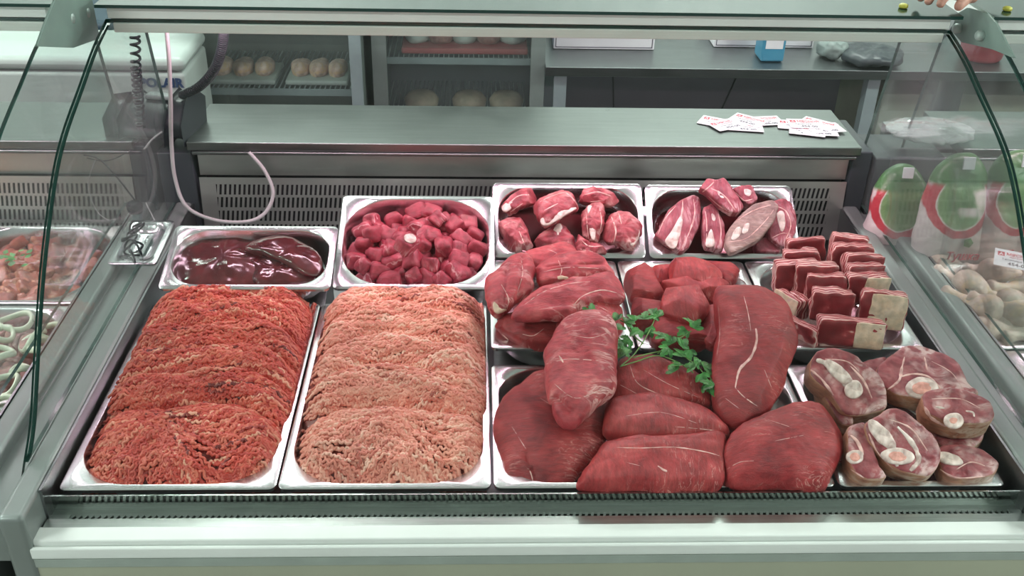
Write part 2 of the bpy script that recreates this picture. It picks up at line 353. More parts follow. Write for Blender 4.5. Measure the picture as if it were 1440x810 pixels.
# ------------------------------------------------------------------ display cases
GP = [(-.028, -.035), (.012, .02), (.072, .064+.006), (.138, .152), (.222, .252), (.325, .348), (.404, .399), (.516, .443), (.613, .480), (.70, .503)]
GP = [(p.y, p.z) for p in spline([(0, a, b) for a, b in GP], 4)]
def slots(mb, x0, x1, z0, z1, Yf, pitch, w, rows, lean=0):
    """a plate in X-Z at depth Yf(z) with real rows of slots (rows: list of (zlo, zhi))"""
    zs = [z0]+[z for r in rows for z in r]+[z1]; nn = int((x1-x0)/pitch)
    for i in range(0, len(zs)-1):
        a, b = zs[i], zs[i+1]
        if i % 2 == 0: mb.add([(x0, Yf(a), a), (x1, Yf(a), a), (x1, Yf(b), b), (x0, Yf(b), b)], [(0, 1, 2, 3)])
        else:
            for k in range(nn+1):
                xa = x0+k*pitch; xb = min(x1, xa+pitch-w)
                if k == 0: xb = xa+(pitch-w)
                mb.add([(xa, Yf(a), a), (xb, Yf(a), a), (xb+lean, Yf(b), b), (xa+lean, Yf(b), b)], [(0, 1, 2, 3)])
def case(name, label, xl, xr, pl_, pr_):
    root = empty(name, ((xl+xr)/2, .45, -.80), label, 'display case')
    A, B = xl-.042, xr+.042
    d = MB(); d.box(xl, xr, -.004, .93, -.078, -.070); d.box(xl-.004, xl, -.028, .93, -.078, .028); d.box(xr, xr+.004, -.028, .93, -.078, .028); 
    build(MB().box(xl, xr, -.0075, -.0045, -.03, -.003), 'front_lip', M['lip'], root)
    build(d, 'deck_pan', M['deck'], root)
    for a, b, s in ((A, xl-.004, 1), (xr+.004, B, 1)):
        m = MB(); m.box(a, b, -.088, .98, -.8, .03); build(m, 'side_sill', M['sill'], root, bevel=.009, seg=3)
    g = MB(); g.box(xl, xr, -.0225, -.0075, -.033, -.030); g.box(xl, xr, -.052, -.0345, -.0275, -.0225); g.box(xl, xl+.03, -.0345, -.0225, -.030, -.0255); g.box(xr-.02, xr, -.0345, -.0225, -.030, -.0255)
    k = 0
    while xl+.03+k*.0092 < xr-.02:
        xx = xl+.03+k*.0092; g.add([(xx+a, b, c) for a, b, c in ((0, -.0345, -.0235), (.0042, -.0345, -.0235), (.0067, -.0225, -.0265), (.0025, -.0225, -.0265), (0, -.0345, -.028), (.0042, -.0345, -.028), (.0067, -.0225, -.030), (.0025, -.0225, -.030))], [(0, 1, 2, 3), (4, 7, 6, 5), (0, 4, 5, 1), (2, 6, 7, 3), (0, 3, 7, 4), (1, 5, 6, 2)]); k += 1
    build(g, 'air_grille', M['grille'], root); build(MB().box(xl, xr, -.0345, -.0225, -.05, -.034), 'grille_void', M['black'], root)
    r = MB(); r.box(A+.022, B-.0, -.079, -.050, -.050, -.022); build(r, 'front_rail', M['white'], root, bevel=.003)
    r = MB(); r.box(A+.022, B, -.0865, -.079, -.052, -.031); build(r, 'front_rail', M['white'], root, bevel=.003)
    r = MB(); r.box(A+.022, B, -.0855, -.0795, -.0685, -.0525); build(r, 'rail_trim', M['groove'], root)
    r = MB(); r.box(A+.028, B, -.084, -.055, -.78, -.069); build(r, 'front_panel', M['olive'], root)
    # rear wall with louvres, and the steel ledge above it
    lv = MB(); f = lambda z: .905-(.09-z)*.10
    slots(lv, xl+.055, xr-.03, -.05, .092, f, .0105, .0050, [(-.042, -.018), (-.010, .014), (.022, .046), (.052, .076)], .003)
    for gx in (xl+.02,): lv.add([(gx, f(-.05), -.05), (xl+.055, f(-.05), -.05), (xl+.055, f(.092), .092), (gx, f(.092), .092)], [(0, 1, 2, 3)])
    lv.add([(xr-.03, f(-.05), -.05), (xr+.004, f(-.05), -.05), (xr+.004, f(.092), .092), (xr-.03, f(.092), .092)], [(0, 1, 2, 3)])
    build(lv, 'louvre_panel', M['back'], root); build(MB().box(xl+.03, xr, .93, .94, -.07, .09), 'louvre_void', M['black'], root)
    build(MB().box(xl+.02, xr+.004, .918, .94, .092, .150), 'upper_panel', M['back'], root)
    l = MB(); xd = .01 if xl < .5 else .13; l.box(xl+xd-.005, xr+.02, .898, 1.13, .158, .178); l.box(xl+xd+.005, xr+.01, .893, .904, .150, .158); l.box(xl+.02, xr+.01, 1.08, 1.11, -.8, .158)
    build(l, 'ledge', M['ledge'], root, bevel=.0025)
    build(MB().box(xl-.064, xl+(.012 if xl < .5 else .10), .905, 1.05, -.07, .150), 'dark_end_box', M['darker'], root, bevel=.004)
    build(MB().box(xr+.006, xr+.050, .905, 1.10, -.07, .165), 'dark_end_box', M['darker'], root, bevel=.004)
    # glass
    th = .008; ga = MB(); n = len(GP); inn = []
    for i, (y, z) in enumerate(GP):
        y2, z2 = GP[min(i+1, n-1)]; y1, z1 = GP[max(i-1, 0)]; t = Vector((0, y2-y1, z2-z1)).normalized(); inn.append((y+t.z*th, z-t.y*th))
    poly = GP+inn[::-1]; k = len(ga.v); ga.v += [Vector((x, y, z)) for x in (pl_, pr_) for y, z in poly]; m_ = len(poly)
    for i in range(m_):
        j = (i+1) % m_; ga.f.append((i, j, j+m_, i+m_)); ga.m.append(1 if i in (n-1, m_-1) else 0)
    for i in range(n-1):
        for q in (0, m_): ga.f.append((q+i, q+i+1, q+m_-2-i, q+m_-1-i)); ga.m.append(1)
    build(ga, 'curved_front_glass', [M['glass'], M['greenedge']], root, smooth=False)
    ep = [(y+.003, z-.0015) for y, z in inn[6:]]+[(.86, .47), (.905, .42), (.965, .165), (.985, .031), (.03, .031)]
    for x in (pl_-.0005, pr_-.0060):
        build(MB().prism(ep, 'X', x, x+.0065, 0, 1), 'end_glass', [M['endglass'], M['greenedge']], root)
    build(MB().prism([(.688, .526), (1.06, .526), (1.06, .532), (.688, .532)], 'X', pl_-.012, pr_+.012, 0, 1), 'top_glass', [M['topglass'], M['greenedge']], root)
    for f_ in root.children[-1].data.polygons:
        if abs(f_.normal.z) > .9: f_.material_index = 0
    # canopy with its lamp
    c = MB(); c.box(pl_+.004, pr_-.004, .700, .775, .5035, .5255); c.box(pl_+.012, pr_-.012, .706, .77, .488, .4965); c.box(pl_+.012, pr_-.012, .698, .7065, .4785, .4965); build(c, 'canopy_rail', M['white'], root, bevel=.002)
    build(MB().box(pl_+.008, pr_-.008, .706, .77, .4960, .5040), 'canopy_groove', M['groove'], root)
    build(MB().tube([(pl_+.05, .742, .4835), (pr_-.05, .742, .4835)], .0042, 12), 'lamp_tube', emit('pink_lamp', (1, .62, .78), 3.0), root, smooth=True)
    L = bpy.data.lights.new('case_lamp', 'AREA'); L.shape = 'RECTANGLE'; L.size = xr-xl-.1; L.size_y = .03; L.energy = 7.0*(xr-xl)/1.45; L.color = (1, .66, .80)
    lo = bpy.data.objects.new('case_lamp', L); COL.objects.link(lo); lo.parent = root; lo.location = Vector(((xl+xr)/2, 0.742, .478))-WL[root]; lo.rotation_euler = (radians(8), 0, 0)
    return root
main = case('display_case', 'steel refrigerated meat case with curved glass, pink lamp and trays, the whole middle one', -.655, .812, -.700, .868)
left_case = case('display_case', 'neighbouring glass case left of the dividing pane, holding marinated meat trays', -2.25, -.785, -2.29, -.800)
right_case = case('display_case', 'neighbouring glass case right of the dividing pane, holding chicken', .935, 2.35, .950, 2.4)
# brackets with bolts between the cases
for X, pts, bolts in ((-.745, [(80, -12), (124, -12), (137, 53), (100, 66), (50, 64), (60, 36)], [(96, 26), (118, 18)]), (.912, [(1338, 42), (1346, 20), (1360, 12), (1388, 20), (1400, 34), (1424, 80), (1395, 68), (1352, 58)], [(1347, 40), (1379, 50)])):
    P3 = [U(x, y, 'X', X) for x, y in pts]; mb = MB().prism([(p.y, p.z) for p in P3], 'X', X, X+.004)
    bo = build(mb, 'bracket_plate', M['bracket'], left_case if X < 0 else right_case, bevel=.0015)
    for b in bolts:
        q = U(*b, 'X', X-.004); build(MB().lathe([(.0085, .009), (.0095, 0), (.0095, -.005), (.006, -.009)][::-1], q, 18, 0, 'X'), 'bolt', M['bolt'], bo, smooth=True)
# filler strips in the joints
for a, b in ((-.742, -.697), (.854, .893)):
    build(MB().box(a-.002, b+.002, -.08, .95, -.06, .010), 'joint_strip', M['sill'], main)
# racks that carry the raised trays
def wedge(x0, x1, poly): build(MB().prism(poly, 'X', x0, x1), 'tray_rack', M['deck'], main)
build(MB().box(.01, .80, .36, .655, -.07, -.047), 'tray_rack', M['deck'], main)

# ------------------------------------------------------------------ trays
def rrect(w, h, r, n=9):
    out = []
    for cx, cy, a0 in ((w/2-r, h/2-r, 0), (-w/2+r, h/2-r, 90), (-w/2+r, -h/2+r, 180), (w/2-r, -h/2+r, 270)):
        for i in range(n): a = radians(a0+90*i/(n-1)); out.append((cx+r*cos(a), cy+r*sin(a)))
    return out
TR = {}
def tray(label, w, h, xc, Y0, z0, tilt, depth=.065, rin=None, group='steel food trays in the case'):
    """w across, h deep, front rim edge at (xc, Y0, z0)"""
    rin = rin or min(.085, min(w, h)*.36); mb = MB(); n = 4*9
    L = [(w-.003, h-.003, .012, -.007), (w-.002, h-.002, .012, -.001), (w-.006, h-.006, .010, .0), (w-.024, h-.024, rin, 0), (w-.028, h-.028, rin, -.003), (w-.036, h-.036, rin-.004, -.030),
         (w-.046, h-.046, rin-.008, -(depth-.012)), (w-.058, h-.058, rin-.014, -(depth-.003)), (w-.085, h-.085, max(.01, rin-.028), -depth)]
    for (a, b, r, z) in L: mb.v += [Vector((x, y, z)) for x, y in rrect(a, b, max(.004, r))]
    for i in range(len(L)-1):
        for j in range(n): a = i*n+j; b = i*n+(j+1) % n; mb.f.append((a, b, b+n, a+n)); mb.m.append(0)
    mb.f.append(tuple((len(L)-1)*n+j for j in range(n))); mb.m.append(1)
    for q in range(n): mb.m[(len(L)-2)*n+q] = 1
    o = build(mb, 'steel_tray', [M['tray'], M['dark_reflection'] if depth > .03 else M['tray']], None, smooth=True, center=(0, 0, 0)); t = radians(tilt)
    s = o.modifiers.new('sheet', 'SOLIDIFY'); s.thickness = .0011; s.offset = -1
    o.location = (xc, Y0+h/2*cos(t), z0+h/2*sin(t)); o.rotation_euler = (t, 0, 0); WL[o] = Vector(o.location)
    o.modifiers.new('e', 'EDGE_SPLIT').split_angle = radians(50)
    return tag(o, label, 'tray', group)
tray('steel tray in the front row filled with red ground meat, leftmost', .3235, .528, -.4875, .002, 0, 0, rin=.085)
tray('steel tray in the front row filled with pale pink ground meat', .3235, .528, -.1625, .002, 0, 0, rin=.085)
tray('wide steel tray in the front row under the large beef pieces', .528, .323, .266, .002, 0, 0, rin=.075)
tray('steel tray in the front right corner holding the shank slices', .263, .323, .665, .002, 0, 0, rin=.075)
tray('steel tray in the second row under the folded beef pieces', .263, .323, .134, .345, .02, 0, rin=.09)
tray('steel tray in the second row under the smooth beef chunks', .263, .323, .400, .345, .02, 0, rin=.09)
tray('steel tray in the second row under the stacked short ribs', .263, .323, .666, .345, .02, 0, rin=.09)
tray('steel tray in the back row with the dark liver', .324, .176, -.461, .49, .055, 15.5, rin=.058)
tray('steel tray in the back row filled with beef cubes', .322, .265, -.146, .55, .02, 18, rin=.09)
tray('steel tray in the back row with the chopped bone pieces', .323, .176, .1725, .685, .015, 38, rin=.06)
tray('steel tray in the back row with the marbled rib slices', .323, .176, .5005, .68, .018, 36, rin=.06)
tray('steel tray lid of a shallow pan tucked in the left corner behind the sill', .10, .17, -.712, .62, .034, 4, depth=.012, rin=.03)
LT = tray('steel tray with dark red marinated meat beyond the left pane', .325, .325, -.95, .525, 0, 0)
tray('steel tray with orange marinated kebab beyond the left pane', .325, .325, -1.28, .525, 0, 0)
tray('steel tray with onion rings and pale meat beyond the left pane', .325, .325, -.95, .195, 0, 0)
tray('steel tray under the chicken drumsticks beyond the right pane', .53, .325, 1.215, .375, 0, 0)
tray('empty looking steel tray edge at the far right below the drumsticks', .53, .325, 1.215, .045, 0, 0)
wedge(.02, .66, [(.75, -.07), (.75, -.035), (.86, .050), (.86, -.07)])
wedge(-.29, -.01, [(.58, -.07), (.58, -.046), (.80, .024), (.80, -.07)])
wedge(-.60, -.32, [(.535, -.07), (.535, -.012), (.66, .023), (.66, -.07)])

# ------------------------------------------------------------------ ground meat
def mince(name, label, mat, x0, x1, y0, y1, cuts, bows, nst, seed, tones):
    R = np.random.default_rng(seed); xc = (x0+x1)/2; hw = (x1-x0)/2; cuts = np.array(cuts)
    def H(x, y):
        u = (x-xc)/hw; w = .010*np.sin(x*33+seed)*np.clip(y/.3, .2, 1)
        zb = np.interp(y, [0, .04, .12, .25, .45, .53], [-.014, .004, .014, .030, .048, .046]); saw = np.full_like(x, 0.)
        for k in range(len(cuts)-1):
            a = cuts[k]-bows[k]*u*u+w*(k > 0); b = cuts[k+1]-bows[min(k+1, len(bows)-1)]*u*u+w; p = (y-a)/np.maximum(b-a, 1e-4)
            q = np.clip(p, 0, 1); pr = np.where(q < .72, np.sqrt(np.clip(1-(1-q/.72)**2, 0, 1)), np.cos((q-.72)/.28*pi/2)**.8)
            saw = np.where((p >= 0) & (p < 1), pr, saw)
        z = zb*.84+.038*saw-.020; side = np.clip(1-np.abs(u*(1.06-.07*saw))**5, 0, 1)**.5; z = z*side+np.interp(y, [.10, .22], [-.030, .002])*(1-side)
        ry = np.minimum(y-y0, y1-y); rx = np.minimum(x-x0, x1-x)
        e = np.clip(np.minimum(rx, ry)/.030, 0, 1); cr = np.hypot(np.clip(.075-rx, 0, 1), np.clip(.075-ry, 0, 1)); e = np.minimum(e, np.clip((.078-cr)/.03, 0, 1))
        z = z*np.sqrt(e)+np.interp(y, [.10, .22], [-.020, .004])*(1-np.sqrt(e))
        return z+.0035*np.sin(x*47+np.sin(y*30)*2)*np.cos(y*37+x*12)+.0022*np.sin(x*120+y*60)*np.sin(y*140-x*40)
    def inside(x, y):
        rx = np.minimum(x-x0, x1-x); ry = np.minimum(y-y0, y1-y); cr = np.hypot(np.clip(.075-rx, 0, 1), np.clip(.075-ry, 0, 1)); return (rx > .001) & (ry > .001) & (cr < .0735)
    seg = 32; ns = 6; step = .0023
    px = R.uniform(x0, x1, nst); py = R.uniform(y0, y1, nst)
    cv = np.linspace(0, 2*pi, ns, endpoint=False); X = np.zeros((nst, seg)); Y = np.zeros((nst, seg))
    amp = R.uniform(.75, 1.25, nst); wl = R.uniform(.0095, .0150, nst); ph = px*55+R.normal(0, 1.2, nst)
    front = np.clip((y0+.17-py)/.12, 0, 1); u0_ = (px-xc)/hw
    base = R.normal(0, .14, nst)-.30*u0_+.35*np.sin(px*19+py*31+seed)*np.cos(py*23)+front*(1.1*np.sin(px*38+seed+py*20)+R.normal(0, .35, nst))
    x = px.copy(); y = py.copy()
    for i in range(seg):
        X[:, i] = x; Y[:, i] = y; h = base+amp*np.sin(i*step/wl*2*pi+ph); nx = x+np.cos(h)*step; ny = y+np.sin(h)*step
        ok = inside(nx, ny); x = np.where(ok, nx, np.clip(x, x0+.004, x1-.004)); y = np.where(ok, ny, y+np.sign((y0+y1)/2-y)*step*.6)
    Z = H(X, Y)+R.uniform(-.0035, .0035, nst)[:, None]+.0012*np.sin(np.arange(seg)[None, :]*.55+ph[:, None]*2)
    P = np.stack([X, Y, Z], -1); T = np.gradient(P, axis=1); T /= np.linalg.norm(T, axis=2, keepdims=True)+1e-9
    N1 = np.cross(T, np.array([0, 0, 1.0])); N1 /= np.linalg.norm(N1, axis=2, keepdims=True)+1e-9; N2 = np.cross(N1, T)
    rad = R.uniform(.0022, .0030, nst)[:, None]*np.ones(seg)[None, :]; rad[:, 0] *= .5; rad[:, -1] *= .5
    V = P[:, :, None, :]+rad[:, :, None, None]*(N1[:, :, None, :]*np.cos(cv)[None, None, :, None]+N2[:, :, None, :]*np.sin(cv)[None, None, :, None])
    V = V.reshape(-1, 3); ids = np.arange(nst*seg*ns).reshape(nst, seg, ns); a = ids[:, :-1, :]; b = np.roll(a, -1, 2); c = np.roll(ids[:, 1:, :], -1, 2); d = ids[:, 1:, :]
    Fq = np.stack([a, b, c, d], -1).reshape(-1, 4)
    tone = np.repeat(np.clip(R.normal(tones[0], tones[1], nst), 0, 1), seg*ns)
    # the packed mass beneath the strands, toned darkest to paint the shaded gaps
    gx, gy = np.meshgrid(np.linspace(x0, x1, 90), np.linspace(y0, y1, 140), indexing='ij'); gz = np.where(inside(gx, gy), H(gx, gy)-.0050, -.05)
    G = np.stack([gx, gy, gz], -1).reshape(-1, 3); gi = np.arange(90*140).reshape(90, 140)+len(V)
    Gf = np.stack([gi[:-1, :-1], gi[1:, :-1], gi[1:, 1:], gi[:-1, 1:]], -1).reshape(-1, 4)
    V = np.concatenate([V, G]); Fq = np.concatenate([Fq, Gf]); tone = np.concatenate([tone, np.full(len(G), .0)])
    cen = np.array([xc, (y0+y1)/2, -.05]); me = bpy.data.meshes.new(name); me.vertices.add(len(V)); me.vertices.foreach_set('co', (V-cen).ravel())
    me.loops.add(len(Fq)*4); me.loops.foreach_set('vertex_index', Fq.ravel()); me.polygons.add(len(Fq)); me.polygons.foreach_set('loop_start', np.arange(0, len(Fq)*4, 4)); me.polygons.foreach_set('loop_total', np.full(len(Fq), 4))
    me.polygons.foreach_set('use_smooth', np.ones(len(Fq), bool)); me.update(calc_edges=True); me.validate()
    at = me.attributes.new('tone', 'FLOAT', 'POINT'); at.data.foreach_set('value', tone.astype(np.float32)); me.materials.append(M[mat])
    o = link(name, me, None, Vector(cen)); return tag(o, label, 'ground meat', None, 'stuff')
mince('ground_meat', 'heap of bright red ground meat strands piled in waves in the leftmost front tray', 'mince_red', -.637, -.331, .018, .525,
      [0, .195, .262, .325, .395, .465, .56], [0, .045, .035, .03, .03, .04, .05], 3000, 3, (.52, .24))
mince('ground_meat', 'heap of pale pink ground meat strands piled in waves in the second front tray', 'mince_pink', -.312, -.007, .018, .525,
      [0, .185, .275, .355, .455, .56], [0, .03, .035, .03, .045, .05], 3000, 8, (.60, .24))

# ------------------------------------------------------------------ large beef pieces, front tray
P0 = plane(.1, .01, 6)
BG = None
lump('beef_piece', 'broad flat dark red beef piece in the front left of the wide tray', 'beef', [(762, 523), (731, 542), (703, 566), (694, 592), (699, 628), (707, 655), (712, 680), (758, 682), (797, 681), (816, 671), (847, 636), (860, 577), (861, 554), (816, 527)], plane(.1, .0, 10), .060, 'beef', seed=1, N=90, R=16, p=2.3, amp=.004, cuts=1, frac=.9, grooves=[((738, 655), (752, 684), .004, .007), ((745, 560), (800, 600), .012, .004)])
lump('beef_piece', 'rounded beef piece hanging from the folded pile over the broad flat piece', 'beef', [(800, 448), (840, 440), (864, 458), (868, 500), (866, 530), (860, 555), (838, 573), (817, 595), (801, 602), (783, 590), (771, 560), (765, 520), (767, 490), (782, 465)], plane(.2, .075, 15), .060, 'beefpink', seed=2, N=90, R=16, p=2.9, ridge=.002, amp=.005, grooves=[((778, 570), (800, 590), .006, .012), ((770, 512), (855, 505), .003, .003)])
lump('beef_piece', 'triangular beef piece lying beneath the parsley sprig', 'beef', [(866, 517), (882, 510), (906, 507), (944, 517), (983, 534), (997, 556), (999, 577), (976, 573), (929, 570), (863, 570), (859, 542)], plane(.24, .035, 10), .062, 'beef2', seed=3, N=80, R=14, p=3.2, cuts=2, frac=.88, amp=.004, grooves=[((885, 520), (905, 560), .003, .003)])
lump('beef_piece', 'long spindle shaped beef piece between the triangular piece and the front block', 'beef', [(856, 572), (882, 565), (921, 564), (968, 573), (1001, 588), (1029, 613), (1014, 619), (976, 622), (929, 624), (882, 620), (848, 612), (849, 589)], plane(.17, .030, 6), .062, 'beef2', seed=4, N=80, R=14, p=3, cuts=1, frac=.88, amp=.004)
lump('beef_piece', 'oblong beef block with a thin white seam at the front edge of the wide tray', 'beef', [(848, 630), (870, 622), (913, 621), (960, 622), (1014, 617), (1019, 636), (1017, 684), (980, 688), (913, 688), (812, 686), (826, 660)], plane(.06, .012, 8), .062, 'beef2', seed=5, N=90, R=16, p=3.6, cuts=2, frac=.9, amp=.004, grooves=[((860, 630), (1012, 636), .002, .003)])
lump('beef_piece', 'large round beef piece at the front right beside the shank slices', 'beef', [(1016, 632), (1030, 612), (1061, 593), (1108, 575), (1143, 573), (1170, 585), (1184, 606), (1187, 626), (1176, 651), (1164, 680), (1150, 688), (1069, 688), (1028, 684), (1015, 664)], plane(.1, .03, 16), .085, 'beef', seed=6, N=90, R=18, p=2.6, cuts=3, frac=.9, amp=.006, fine=.0014)
S7 = lump('beef_piece', 'tall beef slab with a white sinew line draped into the wide tray', 'beef', [(1004, 412), (1022, 407), (1048, 410), (1082, 415), (1106, 434), (1121, 485), (1113, 510), (1100, 545), (1080, 582), (1060, 596), (1034, 606), (1010, 592), (997, 540), (1003, 500), (1009, 470), (1004, 440)], plane(.3, .082, 17), .075, 'beef', seed=7, N=100, R=18, p=3.6, cuts=3, frac=.88, amp=.005, grooves=[((1000, 470), (1045, 480), .004, .002)])
def strip(name, pts, pl, w, mat, parent, lift):
    P = [UPl(x, y, pl)+pl[1]*lift for x, y in pts]; P = spline(P, 6); k = len(P)
    build(MB().tube(P, [w*(.35+.65*sin(pi*(i+.5)/k))*(1+.4*mn.noise(p*90)) for i, p in enumerate(P)], 8), name, M[mat], parent, smooth=True)

# ------------------------------------------------------------------ folded beef pile, second row left
def FL(l, px, pl, T, mat='beefpink', s=0, **k): return lump('beef_piece', l, 'beef', px, pl, T, mat, 'folded beef pieces in the second row', seed=s, N=96, R=18, p=3.0, ridge=.004, cuts=1, frac=.88, **k)
FL('curled beef muscle hanging over the left rim of the second row tray', [(723, 360), (737, 358), (750, 374), (750, 405), (740, 423), (723, 431), (702, 443), (690, 437), (684, 425), (682, 411), (684, 397), (698, 379)], plane(.45, .075, 18), .055, s=11, amp=.006, grooves=[((735, 372), (728, 425), .004, .006), ((712, 385), (708, 435), .004, .006)])
FL('flat beef strip at the top back of the folded pile', [(736, 358), (763, 348), (785, 344), (804, 350), (818, 360), (845, 372), (800, 380), (760, 380), (748, 372)], plane(.58, .075, 12), .04, s=12, amp=.004)
FL('ridged beef slice in the upper middle of the folded pile', [(757, 372), (779, 364), (818, 357), (846, 365), (860, 376), (864, 388), (842, 391), (818, 396), (791, 402), (762, 404), (752, 388)], plane(.52, .09, 14), .042, s=13, amp=.005, grooves=[((765, 384), (850, 376), .003, .006)])
FL('long diagonal beef slice across the middle of the folded pile', [(719, 443), (745, 419), (771, 405), (798, 396), (826, 392), (850, 384), (866, 390), (878, 413), (874, 426), (850, 428), (830, 432), (806, 442), (791, 450), (759, 452), (731, 450)], plane(.45, .095, 16), .04, s=14, amp=.005, grooves=[((735, 436), (800, 402), .002, .002)])
FL('flat dark beef piece at the front bottom of the folded pile', [(698, 455), (719, 447), (755, 447), (790, 449), (792, 470), (778, 487), (747, 488), (719, 477), (704, 467)], plane(.40, .03, 8), .05, mat='beef', s=15, amp=.004)
FL('domed beef piece at the right of the folded pile beside the parsley', [(800, 433), (818, 419), (846, 417), (866, 428), (875, 448), (874, 470), (856, 490), (818, 490), (784, 480), (784, 455)], plane(.42, .06, 14), .06, mat='beef2', s=16, amp=.004)

def named(lbl): return [o for o in COL.objects if o.get('label', '').startswith(lbl)][0]
def seams(lbl, *L):
    o = named(lbl)
    for a in L: seam(o, *a[:2], **(a[2] if len(a) > 2 else {}))
seams('tall beef slab', ([(1046, 416), (1052, 440), (1056, 465)], .0009), ([(1063, 462), (1064, 480), (1056, 502), (1040, 520), (1034, 545)], .0032), ([(1034, 545), (1046, 558), (1066, 572)], .0014), ([(1010, 430), (1012, 470), (1008, 500)], .0008), ([(1075, 520), (1085, 545)], .0008), ([(1020, 560), (1040, 575)], .0007))
seams('oblong beef block', ([(864, 629), (900, 630), (950, 629), (990, 635), (1012, 641)], .0013), ([(925, 655), (932, 660), (938, 663)], .0022), ([(880, 650), (900, 655)], .0006))
seams('triangular beef piece', ([(886, 514), (896, 538), (922, 552), (962, 562)], .0010), ([(905, 520), (940, 540), (985, 560)], .0006), ([(870, 540), (900, 556)], .0006))
seams('long spindle', ([(880, 585), (930, 580), (980, 595)], .0006), ([(950, 600), (1000, 605), (1024, 612)], .0008))
seams('large round beef', ([(1022, 660), (1040, 650), (1060, 648)], .0007), ([(1080, 590), (1110, 600)], .0006), ([(1090, 620), (1130, 612)], .0006))
seams('broad flat dark red', ([(735, 655), (745, 662), (750, 680)], .0014), ([(760, 560), (800, 585)], .0006), ([(720, 600), (745, 640)], .0006))
seams('rounded beef piece hanging', ([(768, 512), (800, 505), (850, 508)], .0009), ([(786, 500), (792, 510)], .0018), ([(800, 470), (830, 475), (855, 468)], .0007), ([(780, 540), (810, 560), (850, 545)], .0008))
seams('curled beef muscle', ([(695, 425), (700, 437), (712, 436)], .0050, dict(mat='fat', name='fat_seam')), ([(733, 366), (735, 385), (728, 410)], .0012), ([(705, 400), (715, 420), (712, 438)], .0015))
seams('flat beef strip', ([(770, 350), (785, 358), (790, 370)], .0008),)
seams('ridged beef slice', ([(785, 366), (790, 380), (786, 390)], .0009), ([(784, 391), (792, 390), (800, 393)], .0042, dict(mat='fat', name='fat_seam')), ([(765, 382), (800, 376), (850, 378)], .0009))
seams('long diagonal beef slice', ([(738, 428), (765, 410), (800, 399), (830, 396)], .0016), ([(806, 430), (820, 416), (845, 408), (868, 412)], .0016), ([(760, 435), (790, 430)], .0007))
seams('flat dark beef piece', ([(735, 470), (750, 472), (765, 462)], .0010), ([(706, 470), (715, 478)], .0018))
seams('domed beef piece', ([(800, 440), (830, 428), (860, 440)], .0009), ([(785, 465), (800, 458)], .0012), ([(810, 470), (850, 465)], .0007))

# ------------------------------------------------------------------ smooth chunks, second row middle
def CH(l, px, pl, T, s, mat='beef'): return lump('beef_chunk', l, 'beef', px, pl, T, mat, 'smooth beef chunks in the second row', seed=s, N=80, R=16, p=3.6, amp=.003, cuts=5, frac=.80)
CH('beef chunk at the top left of the chunk tray', [(877, 389), (891, 374), (910, 379), (928, 397), (935, 413), (912, 426), (889, 426), (879, 407)], plane(.52, .045, 10), .05, 21)
CH('flat topped beef chunk at the back middle of the chunk tray', [(938, 375), (949, 366), (987, 368), (1010, 383), (1014, 398), (993, 405), (962, 397), (940, 390)], plane(.57, .062, 10), .045, 22, 'beef2')
CH('beef chunk in the back right corner of the chunk tray', [(993, 371), (1021, 373), (1038, 383), (1030, 402), (1013, 404), (1000, 394)], plane(.57, .035, 6), .045, 23)
CH('small beef chunk wedged behind the first chunk', [(912, 385), (936, 374), (946, 390), (932, 402), (920, 398)], plane(.56, .030, 6), .045, 24, 'beef2')
CH('beef chunk between the flat topped one and the large one', [(928, 402), (946, 393), (977, 398), (1000, 402), (1026, 402), (1012, 420), (987, 420), (955, 418), (936, 414)], plane(.52, .042, 8), .05, 25, 'beef2')
CH('largest beef chunk in the centre of the chunk tray', [(930, 420), (941, 407), (961, 405), (985, 409), (997, 427), (996, 441), (976, 459), (951, 453), (932, 442)], plane(.44, .062, 12), .06, 26, 'beef2')
CH('beef chunk at the left of the largest chunk', [(888, 434), (896, 424), (925, 427), (940, 448), (922, 462), (890, 458)], plane(.45, .030, 8), .05, 27)
CH('beef chunk in front of the largest chunk behind the parsley', [(915, 464), (938, 450), (967, 452), (989, 468), (993, 488), (925, 490)], plane(.40, .030, 8), .05, 28)
CH('beef chunk under the top of the tall slab', [(980, 452), (995, 430), (1015, 432), (1022, 467), (1008, 490), (990, 484), (975, 462)], plane(.42, .038, 8), .05, 29)

# ------------------------------------------------------------------ chopped bone pieces and rib slices, back row
pB = plane(.70, .022, 38); pR = plane(.70, .026, 36)
def off(pl, h): return (pl[0]+pl[1]*h, pl[1])
def BN(l, px, h, T, s, mat='bonemeat', cap=None, **k):
    o = lump('meaty_bone', l, 'meat', px, off(pB, h), T, mat, 'chopped bone pieces in the back row', seed=s, N=72, R=14, lin=True, p=4, amp=.004, freq=40, fine=.003, cuts=6, frac=.82, ridge=.002, **k)
    if cap:
        lump('bone_end', None, None, cap, off(pB, h+T*.36), .007, 'bone', parent=o, seed=s, N=30, R=6, amp=.002, freq=80, fine=.001)
    return o
BN('narrow chopped bone piece at the top left of the bone tray', [(703, 292), (728, 268), (747, 267), (757, 278), (753, 287), (735, 292), (715, 304)], .012, .035, 31, cap=[(706, 292), (722, 276), (730, 278), (714, 298)])
BN('square bone piece with white edges at the top middle of the bone tray', [(750, 292), (758, 281), (775, 272), (793, 265), (806, 279), (817, 293), (790, 308), (767, 322), (757, 312)], .022, .04, 32, cap=[(760, 308), (785, 296), (812, 292), (790, 306), (768, 318)])
BN('chopped bone piece at the top right of the bone tray', [(814, 286), (818, 268), (835, 265), (857, 268), (871, 282), (863, 290), (845, 290)], .010, .035, 33)
BN('upright bone piece with a pale stripe right of the square one', [(817, 295), (828, 288), (845, 287), (852, 300), (848, 317), (842, 340), (830, 342), (818, 330)], .018, .035, 34, cap=[(826, 292), (834, 292), (838, 315), (836, 338), (830, 330)])
